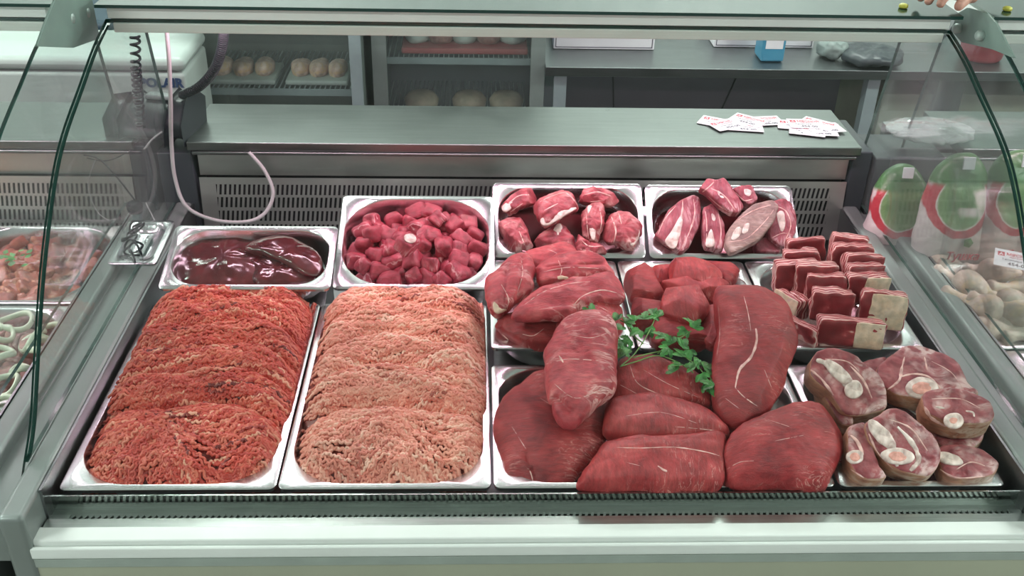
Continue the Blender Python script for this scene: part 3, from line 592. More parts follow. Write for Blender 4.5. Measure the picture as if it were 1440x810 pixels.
BN('large knuckle bone piece at the right of the bone tray', [(847, 330), (857, 300), (872, 297), (883, 297), (900, 313), (903, 328), (892, 350), (877, 350), (850, 340)], .018, .045, 35, cap=[(876, 302), (886, 306), (898, 318), (899, 334), (889, 346), (880, 334), (874, 318)])
BN('brownish bone piece at the lower left of the bone tray', [(698, 317), (720, 304), (735, 308), (744, 330), (750, 347), (727, 357), (713, 347)], .008, .04, 36)
BN('dark bone piece at the lower middle with a pale frayed edge', [(750, 337), (773, 322), (788, 315), (800, 327), (808, 334), (812, 352), (755, 352)], .0, .035, 37, cap=[(780, 318), (788, 314), (792, 328), (784, 338), (777, 332)])
BN('small frayed bone piece at the lower right of the bone tray', [(810, 355), (812, 330), (827, 343), (843, 343), (857, 355), (830, 359)], .014, .03, 38)
def RB(l, px, h, T, s, mat='ribmeat', cap=(), tilt=None):
    o = lump('rib_slice', l, 'meat', px, off(pR, h), T, mat, 'marbled rib slices in the back row', seed=s, N=80, R=14, lin=True, p=9, pb=6, amp=.0015, freq=40, fine=.0012)
    for c in cap: lump('bone_cut', None, None, c, off(pR, h+T*.49), .003, 'bone', parent=o, seed=s, N=30, R=6, amp=.001, freq=80, fine=.0004, p=3)
RB('broad striped rib slice at the left of the rib tray', [(919, 333), (927, 322), (938, 298), (953, 286), (973, 276), (982, 280), (985, 297), (982, 320), (968, 350), (957, 357), (938, 347)], .012, .025, 41, cap=([(935, 340), (946, 322), (958, 302), (960, 312), (955, 335), (948, 350)],))
RB('narrow upright rib slice second from the left', [(986, 295), (1000, 289), (1008, 298), (1017, 318), (1019, 340), (1015, 355), (988, 350)], .014, .028, 42, cap=([(992, 345), (1000, 322), (1005, 345)], [(1001, 300), (1006, 305), (1005, 311), (1001, 308)]))
RB('rib slice jutting over the back rim of the rib tray', [(982, 267), (993, 253), (1005, 256), (1017, 252), (1030, 270), (1045, 293), (1037, 303), (1027, 302), (1007, 288), (993, 273)], .040, .026, 43, cap=([(1008, 268), (1016, 272), (1018, 279), (1010, 276)],))
RB('short rib slice behind the jutting one', [(1028, 268), (1040, 264), (1055, 263), (1065, 283), (1052, 292), (1040, 282)], .016, .026, 44, cap=([(1046, 266), (1056, 268), (1054, 276), (1047, 273)],))
RB('long greyish rib slice with two white bone ovals, lying diagonally', [(1018, 347), (1022, 327), (1037, 307), (1058, 290), (1085, 283), (1094, 292), (1087, 315), (1067, 340), (1027, 360)], .034, .026, 45, 'greymeat', cap=([(1028, 335), (1034, 322), (1043, 319), (1040, 332), (1032, 338)], [(1043, 326), (1047, 316), (1054, 315), (1052, 325), (1046, 329)]))
RB('broad curved rib slice at the right end of the rib tray', [(1080, 287), (1100, 281), (1110, 287), (1119, 307), (1118, 330), (1107, 348), (1097, 350), (1078, 336)], .012, .026, 46, cap=([(1092, 300), (1102, 298), (1104, 318), (1098, 325)],))
RB('rib piece lying low under the curved one at the front rim', [(1058, 347), (1075, 335), (1098, 350), (1095, 358), (1063, 357)], .0, .024, 47)

seams('broad striped rib slice', ([(960, 282), (959, 300), (950, 322), (938, 345)], .0030), ([(975, 280), (977, 300), (970, 325), (958, 350)], .0018), ([(925, 330), (935, 308), (950, 290)], .0014))
seams('narrow upright rib slice', ([(992, 297), (994, 320), (992, 350)], .0014), ([(1010, 300), (1014, 325), (1011, 352)], .0014))
seams('rib slice jutting', ([(988, 270), (998, 262), (1004, 256)], .0020), ([(1000, 265), (1018, 275), (1034, 296)], .0022), ([(996, 276), (1012, 290), (1028, 300)], .0012))
seams('short rib slice behind', ([(1034, 270), (1046, 282), (1058, 280)], .0022))
seams('long greyish rib', ([(1024, 340), (1050, 335), (1075, 312), (1088, 295)], .0012), ([(1038, 309), (1060, 296), (1084, 288)], .0018))
seams('broad curved rib slice', ([(1093, 290), (1106, 298), (1112, 318), (1102, 342)], .0018), ([(1085, 335), (1100, 328), (1114, 330)], .0010))
seams('narrow chopped bone', ([(712, 290), (728, 276), (744, 274)], .0022), ([(718, 298), (735, 286)], .0015))
seams('square bone piece', ([(755, 286), (775, 276), (794, 270)], .0014), ([(795, 270), (806, 280), (814, 292)], .0022), ([(765, 296), (785, 286)], .0018))
seams('chopped bone piece at the top right', ([(822, 274), (840, 270), (860, 276)], .0020), ([(830, 284), (850, 282)], .0012))
seams('large knuckle bone', ([(860, 305), (866, 325), (862, 345)], .0022), ([(870, 300), (874, 315)], .0018))
seams('upright bone piece', ([(824, 298), (826, 320), (828, 336)], .0012), ([(843, 292), (846, 312), (842, 330)], .0014))
seams('brownish bone piece', ([(705, 320), (722, 312), (736, 322)], .0010), ([(730, 325), (738, 345)], .0014))
seams('small frayed bone', ([(818, 338), (828, 346), (846, 346)], .0016), ([(816, 350), (834, 354)], .0012))

# ------------------------------------------------------------------ liver
pL = plane(.50, .047, 15.5)
lump('liver', 'glossy dark liver piece filling the left of the liver tray', 'liver', [(240, 378), (248, 345), (275, 326), (320, 322), (352, 332), (378, 355), (392, 385), (370, 404), (290, 407), (255, 401)], off(pL, -.026), .036, 'liver', seed=51, N=90, R=14, amp=.004, freq=30)
lump('liver', 'large smooth liver lobe at the right of the liver tray', 'liver', [(345, 352), (365, 338), (400, 333), (430, 345), (452, 362), (450, 385), (430, 388), (400, 372), (370, 360)], off(pL, -.004), .03, 'liver', seed=52, N=90, R=14, amp=.003)
lump('liver', 'dark liver piece under the lobe at the front right of the liver tray', 'liver', [(350, 365), (400, 368), (440, 385), (440, 398), (400, 404), (360, 402)], off(pL, -.020), .03, 'liver', seed=53, N=70, R=12, amp=.004, freq=40)

# ------------------------------------------------------------------ beef cubes
def cube_mesh(seed, sx, sy, sz, amp=.0022, ex=5, n=6):
    mb = MB(); V = {}
    def vid(p):
        k = tuple(round(c, 4) for c in p)
        if k not in V:
            q = Vector(p); s = sum(abs(c)**ex for c in q)**(1/ex); q = q/s*(1.0); v = Vector((q.x*sx/2, q.y*sy/2, q.z*sz/2))
            w = v*55+Vector((seed*7.7, seed*3.3, seed)); v += v.normalized()*(mn.noise(w)*amp*1.6+mn.noise(w*3)*amp*.5); v.x += mn.noise(Vector((seed, v.z*40, 1)))*.003; v.y += mn.noise(Vector((seed+5, v.z*40, 4)))*.003
            V[k] = len(mb.v); mb.v.append(v)
        return V[k]
    for ax in range(3):
        for sg in (-1, 1):
            for i in range(n):
                for j in range(n):
                    q = []
                    for a, b in ((i, j), (i+1, j), (i+1, j+1), (i, j+1)):
                        p = [0, 0, 0]; p[ax] = sg; p[(ax+1) % 3] = -1+2*a/n; p[(ax+2) % 3] = -1+2*b/n; q.append(vid(p))
                    mb.f.append(tuple(q if sg > 0 else q[::-1])); mb.m.append(0)
    return mb
def pile(protos, n, w, h, r, base, label, cat, group, name, place, seed, dens=1.35, lim=None, stadium=True, dome=0):
    """drops n lumps one by one into the lowest free spot of a w x h tray"""
    R = random.Random(seed); S = []
    for i in range(n):
        best = None
        for _ in range(60):
            x = R.uniform(-w/2+r, w/2-r); y = R.uniform(-h/2+r, h/2-r); q = min(w, h)/2
            if stadium:
                ex = max(0, abs(x)-(w/2-q)); ey = max(0, abs(y)-(h/2-q))
                if math.hypot(ex, ey) > q-r*.7: continue
            z = base
            for (a, b, c) in S:
                d2 = (x-a)**2+(y-b)**2; D = 2*r*.86
                if d2 < D*D: z = max(z, c+sqrt(D*D-d2)*.8)
            sc = z+dome*((x/w*2)**2+(y/h*2)**2)
            if best is None or sc < best[0]: best = (sc, x, y, z)
        if best is None: continue
        _, x, y, z = best; S.append((x, y, z)); p = protos[i % len(protos)]; o = p if i < len(protos) else copy_tree(p)
        o.location = place @ Vector((x, y, z)); o.rotation_euler = (R.uniform(-.7, .7), R.uniform(-.7, .7), R.uniform(0, 6.28)); s = R.uniform(.88, 1.12); o.scale = (s, s*R.uniform(.9, 1.1), s)
        tag(o, label, cat, group)
def placement(xc, Y0, z0, h, tilt): t = radians(tilt); return Matrix.Translation((xc, Y0+h/2*cos(t), z0+h/2*sin(t))) @ Matrix.Rotation(t, 4, 'X')
pr = [build(cube_mesh(i, .041, .034, .033, .003), 'beef_cube', M['cube'], None, smooth=True, center=(0, 0, 0)) for i in range(7)]
pile(pr, 84, .285, .225, .0175, -.040, 'small dark red beef cube in the heap of the cube tray', 'beef cube', 'beef cubes heaped in the back row tray', 'beef_cube', placement(-.146, .55, .02, .265, 18), 4, dome=.010)
cw = build(cube_mesh(99, .05, .036, .03), 'beef_cube', M['cube'], None, smooth=True, center=(0, 0, 0)); q = UPl(572, 343, plane(.60, .085, 18)); cw.location = q; cw.rotation_euler = (.5, .1, 1.1); WL[cw] = q
tag(cw, 'beef cube with a shiny pale membrane face in the middle of the cube heap', 'beef cube', 'beef cubes heaped in the back row tray')
sk = build(pillow([Vector((.017*cos(a), .012*sin(a), .0155)) for a in [i*pi/4 for i in range(8)]], (0, 0, 1), .004, N=28, R=6, amp=.001), 'membrane', M['bone'], None, smooth=True, center=(0, 0, 0)); sk.parent = cw

# ------------------------------------------------------------------ short ribs
def SR(l, x, y, z, yaw, lean, w=.062, d=.026, h=.048, fat=None, seed=0, roll=0):
    q = U(x, y, 'Z', z); o = build(cube_mesh(seed+200, w*1.02, d, h, .0030, 14, 10), 'short_rib', M['shortrib'], None, smooth=True, center=(0, 0, 0)); o.location = q; o.rotation_euler = (radians(lean), radians(roll), radians(yaw)); WL[o] = q
    tag(o, l, 'short rib', 'short rib blocks stacked in the second row')
    if fat:
        a, b = fat; mb = MB(); f = cube_mesh(seed+300, (b-a)*w, .004, h*.96, .0008, 16)
        for v in f.v: v.x += (a+b)/2*w; v.y -= d/2*.99
        fo = build(f, 'fat_cap', M['fat'], None, smooth=True, center=(0, 0, 0)); fo.parent = o; fo['label'] = 'pale yellow fat face'
SRL = [('short rib block at the very back right of the rib stack', 1192, 350, .085, -14, -22, None), ('short rib block at the back left of the stack', 1132, 356, .060, 8, -22, None),
 ('second short rib block of the right row counted from the back', 1196, 364, .080, -8, -22, None), ('second short rib block of the left row counted from the back', 1125, 372, .065, 4, -20, None),
 ('third short rib block of the right row counted from the back', 1212, 378, .078, -3, -22, None), ('third short rib block of the left row, leaning on the rim', 1118, 388, .060, 6, -20, None),
 ('fourth short rib block of the right row counted from the back', 1214, 392, .075, 0, -22, None), ('fourth short rib block of the left row counted from the back', 1146, 392, .068, -2, -20, None),
 ('fifth short rib block of the right row with a brownish face', 1216, 405, .070, -3, -20, (-.1, .5)), ('fifth short rib block of the left row counted from the back', 1160, 408, .062, -8, -20, None),
 ('short rib block with white edges in the middle of the stack', 1168, 428, .060, -10, -20, None)]
for i, (l, x, y, z, yw, ln, ft) in enumerate(SRL): SR(l, x, y, z, yw+[3, -5, 6, -3, 4, -6][i % 6], ln+11+[4, -4, 0, 5, -3][i % 5], .076+.006*(i % 3-1), .029, .060+.004*(i % 2), ft, i, roll=[3, -4, 2, -2][i % 4])
SR('tall short rib block with a beige fat face at the right of the stack', 1240, 434, .060, -14, -10, .080, .029, .070, (-.30, .5), 20)
SR('front short rib block, red at the left and beige fat at the right', 1195, 466, .045, -10, -10, .115, .029, .052, (.05, .5), 21)
SR('flat short rib piece at the front rim of the stack', 1178, 480, .022, -4, -30, .075, .024, .022, None, 22)
SR('leaning short rib slice with a white fat edge at the left of the stack', 1108, 425, .045, -58, -10, .058, .020, .035, (-.5, .5), 23)
SR('short rib slice leaning behind the white edged one', 1122, 428, .040, -62, -10, .045, .020, .040, None, 24)
SR('short rib slice beside the tall beef slab at the front left of the stack', 1128, 466, .030, -48, -10, .070, .026, .034, None, 25)

# ------------------------------------------------------------------ shank slices
def SH(l, px, pl, T, s, bones=(), amp=.002, mat='shank', fatpx=None):
    o = lump('shank_slice', l, 'meat', px, pl, T, mat, 'shank slices in the front right tray', seed=s, N=90, R=20, p=11, pb=7, amp=amp, freq=30)
    o.data.materials.append(M['shankside'])
    for f in o.data.polygons:
        if abs(f.normal.dot(pl[1])) < .55: f.material_index = 1
    for cx, cy, rx, ry, rot, mar in bones:
        top = off(pl, T*.5)
        ring = [(cx+rx*cos(a)*cos(rot)-ry*sin(a)*sin(rot), cy+rx*cos(a)*sin(rot)+ry*sin(a)*cos(rot)) for a in [i*pi/5 for i in range(10)]]
        b = lump('bone', None, None, ring, top, .007, 'bone', parent=o, seed=s+3, N=40, R=8, p=4, amp=.0012, freq=70, fine=.0003)
        if mar:
            r2 = [(cx+(x-cx)*mar, cy+(y-cy)*mar) for x, y in ring]
            mo = lump('marrow', None, None, r2, off(top, .0022), .005, 'marrow', parent=b, seed=s, N=30, R=6, p=3, amp=.0008)
    return o
SH('broad shank slice at the back of the shank pile with a pink marrow ring', [(1229, 531), (1245, 512), (1264, 497), (1282, 494), (1310, 501), (1336, 512), (1352, 533), (1362, 551), (1372, 562), (1330, 570), (1290, 571), (1244, 556)], plane(.24, .040, 8), .036, 61, [(1296, 546, 23, 15, 0, .62)], amp=.003)
SH('thick shank slice on edge at the upper left of the shank pile', [(1133, 527), (1142, 503), (1166, 497), (1196, 507), (1212, 521), (1229, 533), (1241, 558), (1240, 580), (1226, 587), (1201, 592), (1180, 588), (1161, 561), (1140, 542)], plane(.22, .055, 28), .050, 62, [(1180, 525, 26, 9, .75, 0), (1200, 548, 13, 13, 0, .0)])
SH('round shank slice with a small ringed bone at the right of the pile', [(1291, 572), (1298, 560), (1320, 557), (1351, 559), (1381, 572), (1392, 590), (1386, 603), (1362, 607), (1330, 604), (1300, 592)], plane(.14, .052, 14), .046, 63, [(1341, 592, 14, 11, 0, .45)])
SH('pale slice tucked under the round shank slice', [(1300, 585), (1340, 590), (1378, 600), (1380, 622), (1362, 637), (1320, 634)], plane(.14, .006, 6), .03, 64)
SH('flat shank slice with a white oval bone in the front right corner', [(1314, 640), (1330, 633), (1364, 636), (1384, 645), (1400, 660), (1390, 676), (1360, 681), (1330, 678), (1318, 662)], plane(.06, .010, 10), .034, 65, [(1335, 646, 20, 8, .3, 0)])
SH('large shank slice with a curved white bone in the middle front of the pile', [(1212, 602), (1229, 590), (1248, 580), (1270, 588), (1290, 604), (1308, 622), (1317, 642), (1312, 664), (1298, 676), (1275, 672), (1250, 664), (1229, 643), (1215, 625)], plane(.1, .050, 28), .046, 66, [(1240, 612, 28, 10, .85, 0), (1262, 642, 24, 12, .1, .6)])
SH('small shank slice under the large one at the lower left of the pile', [(1187, 612), (1198, 605), (1212, 605), (1222, 632), (1232, 668), (1240, 680), (1210, 682), (1190, 662), (1187, 640)], plane(.07, .025, 20), .045, 67, [(1202, 643, 12, 10, 0, .6)])
SH('dark piece of shank tucked behind at the back left of the pile', [(1205, 520), (1228, 512), (1246, 512), (1240, 532), (1222, 536)], plane(.28, .02, 4), .03, 68)
SH('dark shank trimming beneath the upper left slice beside the round beef', [(1146, 548), (1168, 548), (1190, 580), (1196, 605), (1180, 606), (1165, 585)], plane(.2, .02, 10), .04, 69)

FB = dict(mat='bone', name='white_bone_edge'); FF = dict(name='fat_seam')
seams('thick shank slice on edge', ([(1148, 506), (1168, 514), (1182, 528), (1190, 545)], .0060, FB), ([(1140, 520), (1156, 534), (1172, 556)], .0024, FF), ([(1196, 515), (1214, 535), (1226, 560)], .0018, FF), ([(1160, 505), (1190, 508), (1208, 522)], .0014, FF))
seams('large shank slice with a curved', ([(1236, 598), (1244, 614), (1256, 640), (1262, 656)], .0040, FB), ([(1262, 600), (1282, 622), (1292, 646), (1280, 662)], .0046, FB), ([(1250, 590), (1280, 602), (1304, 634)], .0014, FF), ([(1222, 610), (1234, 636), (1256, 660)], .0016, FF))
seams('broad shank slice at the back', ([(1248, 548), (1264, 535), (1268, 518), (1272, 502)], .0022, FF), ([(1266, 530), (1284, 526), (1306, 530), (1324, 548)], .0026, FF), ([(1300, 502), (1304, 520)], .0014, FF), ([(1310, 508), (1338, 524), (1356, 550)], .0012, FF))
seams('round shank slice', ([(1300, 572), (1310, 588), (1330, 600)], .0036, FF), ([(1358, 578), (1368, 580), (1370, 586)], .0022, FB), ([(1316, 572), (1328, 574)], .0022, FB), ([(1310, 561), (1350, 561), (1378, 574)], .0010, FF))
seams('flat shank slice', ([(1345, 660), (1365, 650), (1385, 655)], .0012, FF), ([(1322, 660), (1345, 672), (1385, 670)], .0014, FF))
seams('small shank slice', ([(1196, 612), (1206, 622), (1214, 640)], .0030, FF), ([(1196, 660), (1215, 672)], .0014, FF))
# ------------------------------------------------------------------ parsley
pp = plane(.33, .10, 14)
def pz(x, y): return UPl(x, y, pp)
ps = empty('parsley_sprig', pz(915, 490), 'sprig of green parsley lying across the beef and the rim of the second row', 'parsley')
st = MB(); lf = MB()
stems = [[(872, 515), (890, 500), (905, 480), (915, 462), (922, 445)], [(890, 503), (915, 497), (940, 493), (960, 500), (985, 520), (1002, 548)], [(872, 515), (895, 507), (925, 500), (955, 510), (975, 525)], [(866, 473), (850, 462), (838, 455), (822, 460)], [(905, 484), (888, 470), (880, 455), (872, 450)], [(925, 497), (945, 482), (962, 472), (972, 466)], [(880, 500), (874, 480), (866, 470)]]
for s in stems: st.tube(spline([pz(*a)+Vector((0, 0, .004*mn.noise(Vector((a[0]*.1, 0, 0))))) for a in s], 5), .0011, 6)
leaves = [(822, 458), (835, 463), (830, 452), (845, 458), (868, 452), (878, 458), (893, 458), (905, 452), (912, 462), (918, 446), (925, 450), (900, 468), (872, 468), (868, 485), (875, 495), (873, 510), (886, 480), (935, 478), (945, 485), (940, 495), (952, 488), (965, 465), (975, 470), (970, 462), (958, 492), (962, 505), (968, 498), (955, 520), (948, 524), (978, 520), (985, 530), (992, 540), (998, 550), (1003, 547), (988, 520), (975, 512), (1000, 538)]
for i, (x, y) in enumerate(leaves):
    R = random.Random(i); c = pz(x, y)+Vector((0, 0, R.uniform(0, .012))); nn = (pp[1]+Vector((R.uniform(-.5, .5), R.uniform(-.7, .3), 0))).normalized(); e1 = nn.orthogonal().normalized(); e2 = nn.cross(e1); a0 = R.uniform(0, 6.28); s = R.uniform(.016, .023)
    for lobe in range(3):
        aa = a0+(lobe-1)*.95; d = e1*cos(aa)+e2*sin(aa); sd = nn.cross(d); L = s*(1.15 if lobe == 1 else .9); W = L*.36
        prof = [(0, .04), (.25, .55), (.38, .95), (.46, .62), (.62, 1.0), (.70, .55), (.86, .62), (1.05, .03)]
        vs = []
        for (t, w) in prof: vs += [c+d*L*t-sd*W*w+nn*(-L*t*t*.25+w*.0016), c+d*L*t+nn*(-L*t*t*.25), c+d*L*t+sd*W*w+nn*(-L*t*t*.25+w*.0016)]
        fs = []
        for k in range(len(prof)-1): o = 3*k; fs += [(o, o+1, o+4, o+3), (o+1, o+2, o+5, o+4)]
        lf.add(vs, fs)
build(st, 'stem', M['stem'], ps, smooth=True); lo = build(lf, 'leaves', M['leaf'], ps); so = lo.modifiers.new('s', 'SOLIDIFY'); so.thickness = .0004

# ------------------------------------------------------------------ left neighbour's food
def blobs(name, n, px0, label, cat, group, mat, size, tr, seed, base=-.03, amp=.003, w=.28, h=.28):
    pr = [build(cube_mesh(seed*10+i, size*1.35, size, size*.75, amp), name, M[mat], None, smooth=True, center=(0, 0, 0)) for i in range(4)]
    pile(pr, n, w, h, size*.48, base, label, cat, group, name, tr, seed)
blobs('marinated_meat', 80, None, 'dark red marinated meat piece in the tray beyond the left pane', 'marinated meat', 'marinated meat pieces beyond the left pane', 'marin', .032, placement(-.95, .525, 0, .325, 0), 12)
blobs('kebab_piece', 40, None, 'orange marinated kebab piece in the tray at the far left edge', 'marinated meat', 'orange kebab pieces at the far left', 'kebab', .042, placement(-1.28, .525, 0, .325, 0), 13)
blobs('meat_piece', 40, None, 'pale marinated meat piece among the onion rings', 'marinated meat', 'pale meat pieces under the onion rings', 'palemeat', .042, placement(-.95, .195, 0, .325, 0), 14, base=-.035)
ring = None
for i, (x, y, r, sq) in enumerate([(22, 452, .029, 0), (2, 470, .020, .3), (62, 488, .027, .4), (0, 498, .023, .2), (45, 478, .026, .9), (8, 540, .024, .3), (70, 465, .02, .2), (3, 570, .02, .4), (74, 495, .02, -.5), (30, 520, .018, .6)]):
    q = U(x, y, 'Z', .006); mb = MB()
    pts = [Vector((r*cos(a), r*sin(a)*.92, .003*sin(2*a+i))) for a in [2*pi*k/30 for k in range(31)]]; mb.tube(pts, .0042, 8, caps=False)
    o = build(mb, 'onion_ring', M['onion'], None, smooth=True, center=(0, 0, 0)); o.location = q; o.rotation_euler = (sq*.6, sq*.5, i); o.scale = (1, 1, 1.5)
    tag(o, 'pale raw onion ring on the meat beyond the left pane', 'onion ring', 'onion rings beyond the left pane')
hb = empty('parsley_sprig', U(22, 360, 'Z', .015), 'small green herb sprig on the orange kebab at the far left edge', 'parsley'); lf = MB()
for i in range(16):
    R = random.Random(i+70); c = U(22+R.uniform(-22, 18), 362+R.uniform(-14, 14), 'Z', .012+R.uniform(0, .012)); a = R.uniform(0, 6.28); d = Vector((cos(a), sin(a), .2)); sd = Vector((-sin(a), cos(a), .1)); s = .016
    lf.add([c, c+d*s*.4+sd*s*.35, c+d*s*.7+sd*s*.2, c+d*s, c+d*s*.7-sd*s*.25, c+d*s*.4-sd*s*.4], [(0, 1, 2, 3, 4, 5)])
build(lf, 'leaves', M['leaf'], hb)

# ------------------------------------------------------------------ right neighbour's chicken
prof = [(.002, -.058), (.010, -.057), (.0135, -.050), (.011, -.042), (.009, -.028), (.011, -.012), (.018, .004), (.026, .020), (.030, .034), (.028, .046), (.020, .056), (.008, .061)]
dm = MB().lathe(prof, (0, 0, 0), 20, 0, 'X')
for v in dm.v: v += v.normalized()*mn.noise(v*40)*.003; v.z *= .85
dr = [build(dm, 'chicken_drumstick', M['chicken'], None, smooth=True, center=(0, 0, 0))]
DR = [(1345, 375, .02, 150, 0), (1385, 378, .02, 20, 0), (1420, 385, .025, 170, 0), (1350, 398, .03, -55, 0), (1385, 410, .035, 140, 0), (1425, 405, .035, 10, 0), (1365, 425, .038, -50, 1), (1405, 432, .045, -35, 1), (1440, 425, .045, 200, 0), (1415, 465, .02, 160, 0), (1450, 470, .02, 10, 0), (1380, 448, .012, -50, 0), (1335, 392, .005, 80, 0), (1395, 392, .01, 60, 0), (1460, 400, .02, 90, 0)]
for i, (x, y, z, a, b) in enumerate(DR):
    o = dr[0] if i == 0 else copy_tree(dr[0]); o.location = U(x, y, 'Z', z-.012); o.rotation_euler = (i*.7, radians((-8, 10, 0, 6)[i % 4]), radians(a)); o.scale = (1.05,)*3
    tag(o, 'raw chicken drumstick in the heap beyond the right pane', 'drumstick', 'chicken drumsticks beyond the right pane')
def bagmat():
    m, nt, b = newmat('printed_bag'); t = nd(nt, 'ShaderNodeTexCoord'); s = nd(nt, 'ShaderNodeSeparateXYZ'); nt.links.new(t.outputs['Object'], s.inputs[0])
    def mth(op, a, b_, v=None):
        n = nd(nt, 'ShaderNodeMath', operation=op)
        for i, q in enumerate((a, b_)):
            if hasattr(q, 'is_linked'): nt.links.new(q, n.inputs[i])
            elif q is not None: n.inputs[i].default_value = q
        return n.outputs[0]
    dx = mth('DIVIDE', s.outputs[0], .055); dz = mth('DIVIDE', mth('SUBTRACT', s.outputs[2], .055), .062)
    d = mth('SQRT', mth('ADD', mth('MULTIPLY', dx, dx), mth('MULTIPLY', dz, dz)), None)
    co = coords(nt); n = noi(nt, co, 16, 4); dd = mth('ADD', d, mth('MULTIPLY', mth('SUBTRACT', n.outputs[0], .5), .25))
    r = ramp(nt, [(.0, (.09, .19, .06)), (.44, (.20, .32, .14)), (.47, (.70, .62, .58)), (.485, (.50, .05, .07)), (.60, (.50, .05, .07)), (.62, (.62, .52, .52))]); r.color_ramp.interpolation = 'LINEAR'
    nt.links.new(mth('DIVIDE', dd, 2.0), r.inputs[0])
    top = nd(nt, 'ShaderNodeMapRange'); top.inputs[1].default_value = .085; top.inputs[2].default_value = .095; nt.links.new(s.outputs[2], top.inputs[0])
    mx = nd(nt, 'ShaderNodeMix', data_type='RGBA'); nt.links.new(top.outputs[0], mx.inputs[0]); nt.links.new(r.outputs[0], mx.inputs[6]); mx.inputs[7].default_value = (.07, .17, .06, 1)
    nt.links.new(mx.outputs[2], b.inputs['Base Color']); b.inputs['Roughness'].default_value = .3
    bp = nd(nt, 'ShaderNodeBump'); bp.inputs['Distance'].default_value = .006; bp.inputs['Strength'].default_value = .5; n5 = noi(nt, co, 30, 4, 1); nt.links.new(n5.outputs[0], bp.inputs['Height']); nt.links.new(bp.outputs[0], b.inputs['Normal']); return m
BM = bagmat()
for i, (px, py, Yb, sc, l) in enumerate([(1258, 318, .80, .92, 'printed bag of packed chicken standing furthest left beyond the right pane'), (1338, 315, .72, 1.0, 'printed bag of packed chicken with knotted green top, the middle one of the bags'), (1418, 312, .71, 1.0, 'printed bag of packed chicken cut by the right edge of the picture')]):
    q = U(px, py, 'Y', Yb); out = [(-.062, -.10), (0, -.112), (.062, -.10), (.075, -.04), (.070, .03), (.062, .085), (.045, .125), (.018, .150), (-.018, .150), (-.045, .125), (-.062, .085), (-.070, .03), (-.075, -.04)]
    mb = pillow([Vector((a, 0, b)) for a, b in out], (0, -1, 0), .085, p=2.2, amp=.006, freq=18, N=70, R=14, seed=i+80)
    o = build(mb, 'chicken_bag', BM, None, smooth=True, center=(0, 0, 0)); o.location = q; o.scale = (sc,)*3; o.rotation_euler = (radians(-12), 0, radians(-5+4*i)); WL[o] = q
    tag(o, l, 'bag', 'printed chicken bags beyond the right pane')
    tx = text('Тушка', 'bag_lettering', .023, M['red'], None, Matrix.Translation((-.026, -.049, -.064)) @ Matrix.Rotation(radians(84), 4, 'X'), .002, shear=.3); tx.parent = o
    lfm = build(MB().lathe([(.0001, -.002), (.011, 0), (.0001, .002)], (.02, -.046, -.028), 5, 0, 'Y'), 'leaf_emblem', M['leaf'], None, center=(0, 0, 0)); lfm.parent = o
    cl = build(MB().box(-.012, .012, -.035, -.031, .125, .150), 'closure_tag', M['cardwhite'], None, center=(0, 0, 0)); cl.parent = o

# ------------------------------------------------------------------ price cards on the ledge
def card(l, x, y, rz, dz, face=True, shift=0, tilt=0):
    q = U(x, y, 'Z', .1800+dz); t = empty('price_card', (0, 0, 0), l, 'price card', 'price cards on the steel ledge')
    build(MB().box(-.040, .040, -.0275, .0275, 0, .0006), 'card', M['cardwhite'], t)
    build(MB().box(-.034, -.021, .006, .019, .0006, .0009), 'logo', M['red'], t)
    build(MB().add([(-.0315, .008, .0010), (-.0275, .017, .0010), (-.0235, .008, .0010), (-.0255, .008, .0010), (-.0275, .013, .0010), (-.0295, .008, .0010)], [(0, 1, 4, 5), (1, 2, 3, 4)]), 'logo_mark', M['cardwhite'], t)
    text('МЯСНОЙ', 'lettering', .0115, M['red'], t, Matrix.Translation((-.018, .010, .0006)), .0002, bold=.0003); text('магазин', 'lettering', .0075, M['red'], t, Matrix.Translation((-.012, .003, .0006)), .0002)
    text('Телятина', 'lettering', .0085, M['ink'], t, Matrix.Translation((-.026, -.007, .0006)), .0002); text('454-00', 'lettering', .0135, M['ink'], t, Matrix.Translation((-.014, -.021, .0006)), .0002, bold=.0003)
    t.location = q; t.rotation_euler = (radians(tilt), 0, radians(rz)); return t
CARDS = [('price card at the left end of the loose card row', 1008, 172, -28, .0), ('price card fanned over the leftmost one', 1022, 175, 25, .0016), ('price card lying half under the fanned left one', 1048, 178, -8, .0008), ('price card in the middle of the card row', 1052, 169, -38, .0024), ('price card touching the back edge between both stacks', 1076, 170, 8, .0008), ('price card low in the right stack, jutting left', 1118, 176, -12, .0006), ('top price card of the right stack facing the buyer', 1133, 174, -3, .0042), ('price card sticking out at the front of the right stack', 1135, 184, -16, .0014), ('price card under the front one of the right stack', 1152, 184, -6, .0022), ('price card at the right end of the card row', 1160, 180, 10, .0030), ('price card peeking out behind the top right card', 1150, 174, -38, .0036)]
for a in CARDS: card(a[0], a[1], a[2], a[3], a[4])
card('price card lying on the drumsticks beyond the right pane', 1428, 366, -25, -.115, tilt=12)

